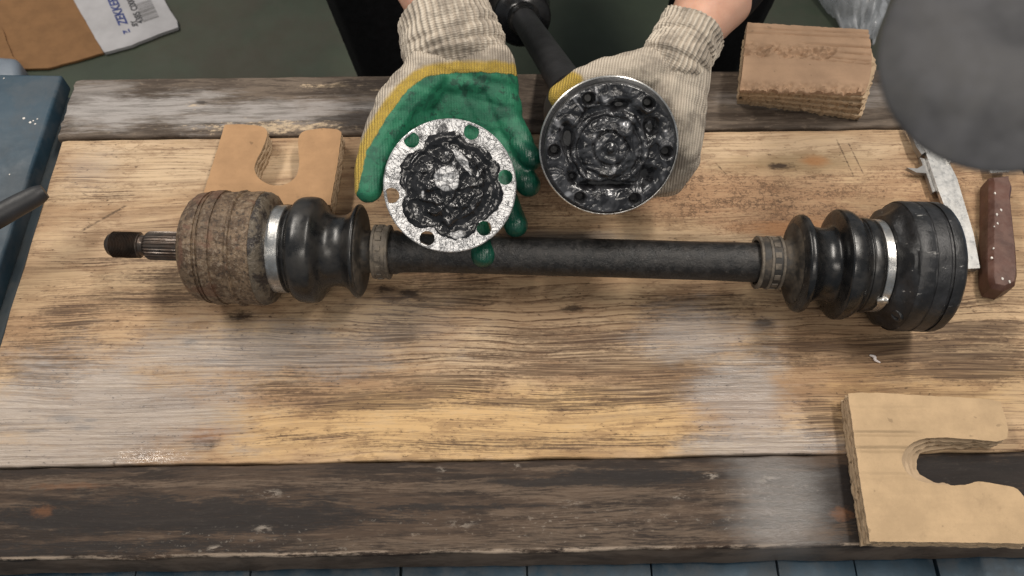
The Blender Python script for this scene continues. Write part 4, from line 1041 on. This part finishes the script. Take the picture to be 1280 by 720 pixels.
c1 = [p[:2] for p in [(-0.258, 0.1543, 0.022), (-0.2372, 0.1543, 0.022), (-0.2215, 0.1507, 0.022), (-0.2186, 0.1453, 0.022), (-0.2199, 0.1293, 0.022), (-0.224, 0.1135, 0.022), (-0.2241, 0.105, 0.022), (-0.2186, 0.0956, 0.022), (-0.2101, 0.0897, 0.022), (-0.1996, 0.0881, 0.022), (-0.1917, 0.0914, 0.022), (-0.1865, 0.099, 0.022), (-0.1859, 0.111, 0.022), (-0.1887, 0.1284, 0.022), (-0.1885, 0.1444, 0.022), (-0.1832, 0.148, 0.022), (-0.1568, 0.1489, 0.022), (-0.1523, 0.1462, 0.022), (-0.1522, 0.124, 0.022), (-0.1541, 0.0683, 0.022), (-0.2648, 0.0683, 0.022), (-0.2613, 0.111, 0.022)]]
card_block('cardboard_rest', c1, .022, 4, 'card_brown', 'brown cardboard block with a notch lying behind the rusty joint')
c2 = [p[:2] for p in [(0.2532, -0.1008, 0.02), (0.2624, -0.1001, 0.02), (0.3072, -0.1021, 0.02), (0.3604, -0.1059, 0.02), (0.3666, -0.1071, 0.02), (0.3637, -0.1344, 0.02), (0.3606, -0.1368, 0.02), (0.3373, -0.1362, 0.02), (0.3124, -0.135, 0.02), (0.2966, -0.1374, 0.02), (0.2863, -0.144, 0.02), (0.282, -0.1529, 0.02), (0.2846, -0.1617, 0.02), (0.293, -0.1675, 0.02), (0.3085, -0.1698, 0.02), (0.3227, -0.1698, 0.02), (0.3331, -0.1675, 0.02), (0.3484, -0.1698, 0.02), (0.36, -0.1732, 0.02), (0.3638, -0.1834, 0.02), (0.3601, -0.2108, 0.02), (0.3096, -0.2097, 0.02), (0.2472, -0.2092, 0.02), (0.2498, -0.1547, 0.02)]]
c2f = list(c2)
for i, p in enumerate([(0.3713, -0.1368, 0.0), (0.3468, -0.138, 0.0), (0.3219, -0.1386, 0.0), (0.3106, -0.1405, 0.0), (0.303, -0.1448, 0.0), (0.2994, -0.1502, 0.0), (0.3005, -0.1581, 0.0), (0.3065, -0.1628, 0.0), (0.32, -0.1658, 0.0)]): c2f[7 + i - 1] = p[:2]
c2f[6] = (c2[6][0], c2f[6][1])
card_block('cardboard_rest', c2, .020, 4, 'card_top', 'tan cardboard block with a deep slot at the lower right corner of the bench', foot=c2f)
# thick ridged block, top sheet a torn heightfield
Tq = [Vector(p) for p in [(0.2217, 0.2617, 0.041), (0.3333, 0.2524, 0.041), (0.3165, 0.1776, 0.041), (0.2045, 0.1823, 0.041)]]
blk = empty('torn_cardboard_block', (Tq[3].x, Tq[3].y, 0), 'thick torn cardboard block with a ridged top standing on the back board', 'cardboard block')
poly3 = [(p.x, p.y) for p in (Tq[0], Tq[1], Vector((Tq[1].x + .001, (Tq[1].y + Tq[2].y) / 2, 0)), Tq[2], Tq[2].lerp(Tq[3], .5) + Vector((0, .001, 0)), Tq[3])]
nl = 5; lh = .039 / nl
for i in range(nl):
    za = .0016 + i * lh; k_ = (nl - 1 - i) / nl
    pp = [(x + (.008 * k_ if y < .22 else .003 * k_), y + ((.016 - .0194 * (x - .2056) / .111) * k_ if y < .2 else 0)) for x, y in poly3]
    prism('flute_layer', rough_poly(pp, .0012, .0018, 60 + i * 5, 300, .0016), za, min(za + lh * .66, .0335), 'card_core', blk, 20)
    if i < nl - 1: prism('sheet', rough_poly(pp, .0016, .0016, 90 + i * 5, 200), za + lh * .66 + .00003, za + lh - .00003, 'card_edge', blk, 20, side='card_edge')
V = []; Fc = []; nu, nv = 110, 80
for j in range(nv + 1):
    for i in range(nu + 1):
        u, v = i / nu, j / nv
        p_ = Tq[3].lerp(Tq[2], u).lerp(Tq[0].lerp(Tq[1], u), v)
        bow = .004 * math.sin(math.pi * v) * u; x_, y_ = p_.x + bow, p_.y
        if v < .03: y_ += .0016 * noise.fractal(Vector((x_ * 160, 3, 0)), .6, 2.2, 4)
        if v > .97: y_ += .0008 * noise.fractal(Vector((x_ * 160, 9, 0)), .6, 2.2, 4)
        z_ = .0400
        for (vc, dp, wd, sl) in ((.93, .0010, .012, .03), (.86, .0012, .014, .02), (.72, .0016, .015, -.02), (.62, .0014, .012, -.06), (.54, .0012, .012, -.12), (.48, .0010, .01, -.1)):
            z_ -= 1.7 * dp * math.exp(-((v - vc - sl * (u - .5)) / wd) ** 2) * (1 if vc > .8 else min(1, max(0, (u - .35) * 4)))
        tm = max(0, min(1, (.74 - u) * 18 + 2 * noise.noise(Vector((u * 9, v * 9, 2))))) * math.exp(-((v - .585 + .03 * noise.noise(Vector((u * 11, 1, 1)))) / .10) ** 4)
        z_ += tm * (.0052 * noise.fractal(Vector((u * 12, v * 13, 5)), .8, 2.2, 4) - .0024)
        te = math.exp(-(v / .10) ** 4) * (1 if noise.noise(Vector((u * 10, 4, 4))) > -.25 else .3)
        z_ += te * (.0034 * noise.fractal(Vector((u * 20, v * 18, 8)), .7, 2.2, 5) - .0034)
        V.append((x_, y_, z_))
n0 = len(V)
for j in range(nv):
    for i in range(nu):
        a = j * (nu + 1) + i; Fc.append((a, a + 1, a + nu + 2, a + nu + 1))
rim = [i for i in range(nu + 1)] + [j * (nu + 1) + nu for j in range(1, nv + 1)] + [nv * (nu + 1) + i for i in range(nu - 1, -1, -1)] + [j * (nu + 1) for j in range(nv - 1, 0, -1)]
for k_ in rim: V.append((V[k_][0], V[k_][1], .0335))
for k_ in range(len(rim)): k2 = (k_ + 1) % len(rim); Fc.append((rim[k_], n0 + k_, n0 + k2, rim[k2]))
mk('top_sheet', V, Fc, 'card_pink', blk, 50)

# ------------------------------------------------------------ vernier calliper and brown handle
def flat_poly(name, pts, z0, z1, mat, parent): return prism(name, [p[:2] for p in pts], z0, z1, mat, parent, 25)
cal = empty('vernier_calliper', (0.3897, 0.1053, 0.0), 'steel vernier calliper lying beside the black joint, its jaws under the grey disc', 'calliper')
flat_poly('beam', [(0.3699, 0.1561, 0.012), (0.3855, 0.1424, 0.012), (0.3914, 0.1036, 0.012), (0.3908, 0.0458, 0.012), (0.3873, 0.0124, 0.012), (0.3751, 0.0116, 0.012), (0.3751, 0.0426, 0.012), (0.3718, 0.0926, 0.012)], .0085, .0120, 'steel', cal)
flat_poly('upper_jaw', [(0.3616, 0.1664, 0.013), (0.3656, 0.1645, 0.013), (0.3726, 0.1327, 0.013), (0.3658, 0.1282, 0.013), (0.3629, 0.1371, 0.013)], .0070, .0130, 'steel_dark', cal)
flat_poly('jaw_edge', [(0.362, 0.1666, 0.0138), (0.3645, 0.1648, 0.0138), (0.3726, 0.1312, 0.0138), (0.37, 0.1294, 0.0138)], .0131, .0138, 'steel', cal)
flat_poly('slider', [(0.3662, 0.1286, 0.009), (0.374, 0.125, 0.009), (0.3717, 0.0921, 0.009), (0.3685, 0.0904, 0.009), (0.3678, 0.111, 0.009), (0.3594, 0.1119, 0.009), (0.3521, 0.1171, 0.009), (0.3612, 0.1162, 0.009), (0.367, 0.1197, 0.009)], .0045, .0084, 'steel_dark', cal)
flat_poly('thumb_screw', [(0.387, 0.1319, 0.014), (0.3927, 0.1292, 0.014), (0.3978, 0.1213, 0.014), (0.3886, 0.1187, 0.014)], .0121, .0150, 'steel', cal)
flat_poly('depth_rod', [(0.3836, 0.015, 0.006), (0.389, 0.015, 0.006), (0.393, 0.074, 0.006), (0.3895, 0.074, 0.006)], .0010, .0084, 'steel_dark', cal)
hd = empty('scraper', (0.4198, 0.0468, 0.0), 'brown lacquered tool handle flecked with white paint at the right end of the bench', 'hand tool')
hp = [Vector(p) for p in [(0.4159, 0.0997, 0.021), (0.4324, 0.1014, 0.021), (0.4329, 0.0888, 0.021), (0.4282, 0.0771, 0.021), (0.4197, 0.034, 0.021), (0.4128, 0.0036, 0.021), (0.4079, -0.0068, 0.021), (0.3974, -0.0119, 0.021), (0.3879, -0.009, 0.021), (0.3876, -0.0009, 0.021), (0.3971, 0.034, 0.021)]]
bm = bmesh.new()
rs = resample([Vector((p.x, p.y)) for p in hp], .006)
cc = Vector((sum(p.x for p in rs) / len(rs), sum(p.y for p in rs) / len(rs)))
lv = [(.0006, -.0012), (.002, 0), (.0165, 0), (.0205, -.0026), (.021, -.0032)]
V = []; Fc = []; m = len(rs)
for (z_, ins) in lv:
    for i in range(m):
        t = (rs[(i + 1) % m] - rs[i - 1]).normalized(); nn = Vector((t.y, -t.x)); 
        if nn.dot(rs[i] - cc) < 0: nn = -nn
        p_ = rs[i] + nn * ins
        V.append((p_.x, p_.y, z_ + .0006 * noise.noise(Vector((p_.x * 80, p_.y * 80, z_ * 80)))))
for l in range(len(lv) - 1):
    for i in range(m): k = (i + 1) % m; Fc.append((l * m + i, l * m + k, (l + 1) * m + k, (l + 1) * m + i))
Fc.append(tuple(range(m - 1, -1, -1))); Fc.append(tuple((len(lv) - 1) * m + i for i in range(m)))
bm.free()
hb = mk('handle', V, Fc, 'handle', hd, 24)
flat_poly('blade', [(0.4238, 0.1103, 0.01), (0.4414, 0.112, 0.01), (0.4638, 0.1698, 0.01), (0.4284, 0.1698, 0.01)], .008, .0098, 'steel', hd)
for (u, v, s_) in [(0.4139, 0.0809, 0.0215), (0.4092, 0.0589, 0.0215), (0.4038, 0.047, 0.0215), (0.4074, 0.0501, 0.0215), (0.3973, 0.0259, 0.0215), (0.4139, 0.0638, 0.0215), (0.3965, -0.0026, 0.0215), (0.4015, -0.0056, 0.0215), (0.3935, 0.0168, 0.0215)]:
    k = random.randint(5, 7); r0 = random.uniform(.0005, .0013)
    flat_poly('paint_fleck', [(u + r0 * random.uniform(.5, 1.2) * math.cos(6.28 * i / k), v + r0 * random.uniform(.6, 1.7) * math.sin(6.28 * i / k)) for i in range(k)], .0205, .0216, 'paint_fleck', hb)
sl = empty('white_sliver', (0.2888, -0.0635, 0.0), 'tiny bent white sliver lying on the pale board above the tan block', 'sliver')
tube('shaving', [(0.285, -0.0612, 0.001), (0.288, -0.0631, 0.0022), (0.288, -0.0658, 0.0022), (0.292, -0.0674, 0.001)], (.0006, .0014, .0012, .0006), 'sliver', sl, 8, 3)

# ------------------------------------------------------------ round grey disc close to the camera
Cd = Vector((0.1077, -0.1915, 0.4701))
nd = (CAMP - Cd).normalized()
dk = empty('grey_disc', Cd, 'large round dark grey disc out of focus covering the upper right corner', 'disc')
MD = frame(Cd, -nd, (0, 0, 1))
qd_ = .175 / 1020 * .985
lathe('disc_body', [(.0003, .002), (.0000, 60 * qd_), (.0002, 150 * qd_), (.0010, 158 * qd_), (.0025, 162 * qd_), (.006, 163 * qd_), (.011, 160 * qd_), (.013, 150 * qd_), (.0135, .004)], MD, 'grey_disc', dk, seg=120)
tube('support_arm', [Cd - nd * .012, Cd - nd * .03 + Vector((.03, .01, .0)), Cd + Vector((.12, .05, .01)), Cd + Vector((.30, .10, -.05)), Cd + Vector((.46, .12, -.55)), (Cd.x + .5, Cd.y + .12, FZ + .01)], [.006, .006, .007, .008, .009, .012], 'rod', dk, 16)
# ------------------------------------------------------------ things at the left and on the floor behind
rod = tube('dark_rod', [(-0.458, 0.0078, 0.0495), (-0.4206, 0.0309, 0.0504), (-0.4, 0.0478, 0.0503), (-0.3862, 0.0575, 0.0509), (-0.3802, 0.062, 0.0511)], [.0092, .0092, .0088, .0080, .0058], 'rod', None, 24, 5, loc=(-0.4024, 0.05, 0.047))
tag(rod, 'dark grey round rod resting on the blue box at the left edge', 'rod')
pb = empty('pale_container', (-0.823, 0.6286, -0.4), 'pale blue plastic corner beside the brown carton at the left edge', 'container')
quad_box('container_body', [p[:2] for p in [(-0.8995, 0.5911, -0.4), (-0.7915, 0.5911, -0.4), (-0.8087, 0.6425, -0.4), (-0.9194, 0.653, -0.4)]], FZ + .001, -.40, 'pale_blue', pb, .012)
# flattened carton with a white printed label panel
ZC = FZ + .006
ct = empty('carton', (-0.7377, 0.7405, -0.444), 'flattened brown carton with a white printed label lying on the floor at the upper left', 'carton')
def sheet(name, poly, mat, parent, z0, z1, bow=0):
    return prism(name, rough_poly([p[:2] for p in poly], .01, .0012, 4.0, 40), z0, z1, mat, parent, 25)
sheet('carton_panel', [(-1.0021, 0.7405, -0.444), (-0.8677, 0.6995, -0.444), (-0.828, 0.6559, -0.444), (-0.7852, 0.6577, -0.444), (-0.7418, 0.6739, -0.444), (-0.6985, 0.6921, -0.444), (-0.7823, 0.8181, -0.444), (-0.909, 1.0082, -0.444), (-1.0908, 1.0082, -0.444)], 'carton', ct, FZ + .002, ZC)
sheet('carton_flap', [(-1.0185, 0.7554, -0.44), (-0.8879, 0.7478, -0.44), (-0.8492, 0.681, -0.44), (-0.8216, 0.6504, -0.44), (-0.8437, 0.6522, -0.44), (-0.9874, 0.6629, -0.44)], 'carton', ct, ZC + .0004, ZC + .004)
lp = sheet('label_panel', [(-0.6971, 0.6902, -0.442), (-0.6533, 0.7086, -0.442), (-0.6228, 0.7272, -0.442), (-0.5829, 0.7499, -0.442), (-0.5872, 0.7652, -0.442), (-0.6198, 0.816, -0.442), (-0.7258, 1.0057, -0.442), (-0.9073, 1.0057, -0.442), (-0.7808, 0.816, -0.442)], 'label_white', ct, FZ + .0022, ZC + .0022)
def text(body, pt, ang, size, mat, parent, name, z, bold=0., shear=0.):
    cu = bpy.data.curves.new('tmp', 'FONT'); cu.body = body; cu.size = size; cu.extrude = .0002; cu.offset = bold; cu.shear = shear
    t = bpy.data.objects.new('tmp', cu); COL.objects.link(t)
    dg = bpy.context.evaluated_depsgraph_get(); me = t.evaluated_get(dg).to_mesh()
    c_, s_ = math.cos(ang), math.sin(ang)
    V = [(pt[0] + v.co.x * c_ - v.co.y * s_, pt[1] + v.co.x * s_ + v.co.y * c_, z + v.co.z) for v in me.vertices]; Fc = [tuple(p.vertices) for p in me.polygons]
    o = mk(name, V, Fc, mat, parent, 0)
    bpy.data.objects.remove(t); bpy.data.curves.remove(cu); return o
pA = Vector((-0.6585, 0.7385, -0.442)); pB = Vector((-0.701, 0.816, -0.442)); dA = pB - pA; ang = math.atan2(dA.y, dA.x)
ZT = ZC + .0025
text('ZEKKERT', (-0.671, 0.7575, -0.442), ang, .0215, 'ink_blue', lp, 'lettering', ZT, .0006, .2)
text('.8Y', (-0.6516, 0.7518, -0.442), ang, .0130, 'ink_black', lp, 'lettering', ZT, .0004)
text('4385 C000', (-0.6439, 0.7613, -0.442), ang, .0155, 'ink_black', lp, 'lettering', ZT, .0004)
ux, uy = math.cos(ang), math.sin(ang)
lg = Vector((-0.6658, 0.7404, -0.442))
for k_ in range(3):
    o_ = lg + Vector((-uy, ux, 0)) * (-.002 + .0045 * k_)
    w_ = .018
    d1 = Vector((ux, uy, 0)); d2 = Vector((-uy, ux, 0))
    a_ = o_ - d1 * .004
    pts = [a_, a_ + d1 * w_ * .5, a_ + d1 * w_ * .5 + d2 * .0025, a_ + d2 * .0025] if k_ != 1 else [a_, a_ + d1 * .004, a_ + d1 * .009 + d2 * .0045, a_ + d1 * .005 + d2 * .0045]
    flat_poly('emblem_bar', pts, ZT, ZT + .0002, 'ink_blue', lp)
b0 = Vector((-0.62, 0.7748, -0.442))
for k_ in range(16):
    w_ = random.choice((.0007, .0012, .0019)); o_ = b0 + Vector((ux, uy, 0)) * (.0032 * k_); d1 = Vector((ux, uy, 0)) * w_; d2 = Vector((-uy, ux, 0)) * .028
    flat_poly('barcode_bar', [o_, o_ + d1, o_ + d1 + d2, o_ + d2], ZT, ZT + .0002, 'ink_grey', lp)
# clear plastic bag on the floor at the upper right
V = []; Fc = []; nu, nv = 40, 24
cq = [Vector(p) for p in [(0.512, 0.8892, -0.4), (0.7111, 0.8892, -0.4), (0.6209, 0.7068, -0.4), (0.5771, 0.7289, -0.4)]]
for j in range(nv + 1):
    for i in range(nu + 1):
        u, v = i / nu, j / nv
        p_ = cq[3].lerp(cq[2], u).lerp(cq[0].lerp(cq[1], u), v)
        V.append((p_.x, p_.y, FZ + .012 + .05 * math.sin(math.pi * u) ** .6 * min(1, v * 2.5 + .15) + .012 * noise.fractal(Vector((u * 5, v * 4, 1)), .7, 2, 4)))
for j in range(nv):
    for i in range(nu):
        a = j * (nu + 1) + i; Fc.append((a, a + 1, a + nu + 2, a + nu + 1))
pbag = mk('plastic_bag', V, Fc, 'film', None, 60, loc=tuple(cq[3]))
md = pbag.modifiers.new('thickness', 'SOLIDIFY'); md.thickness = .0006
tag(pbag, 'crumpled clear plastic bag on the floor at the top edge', 'plastic bag')
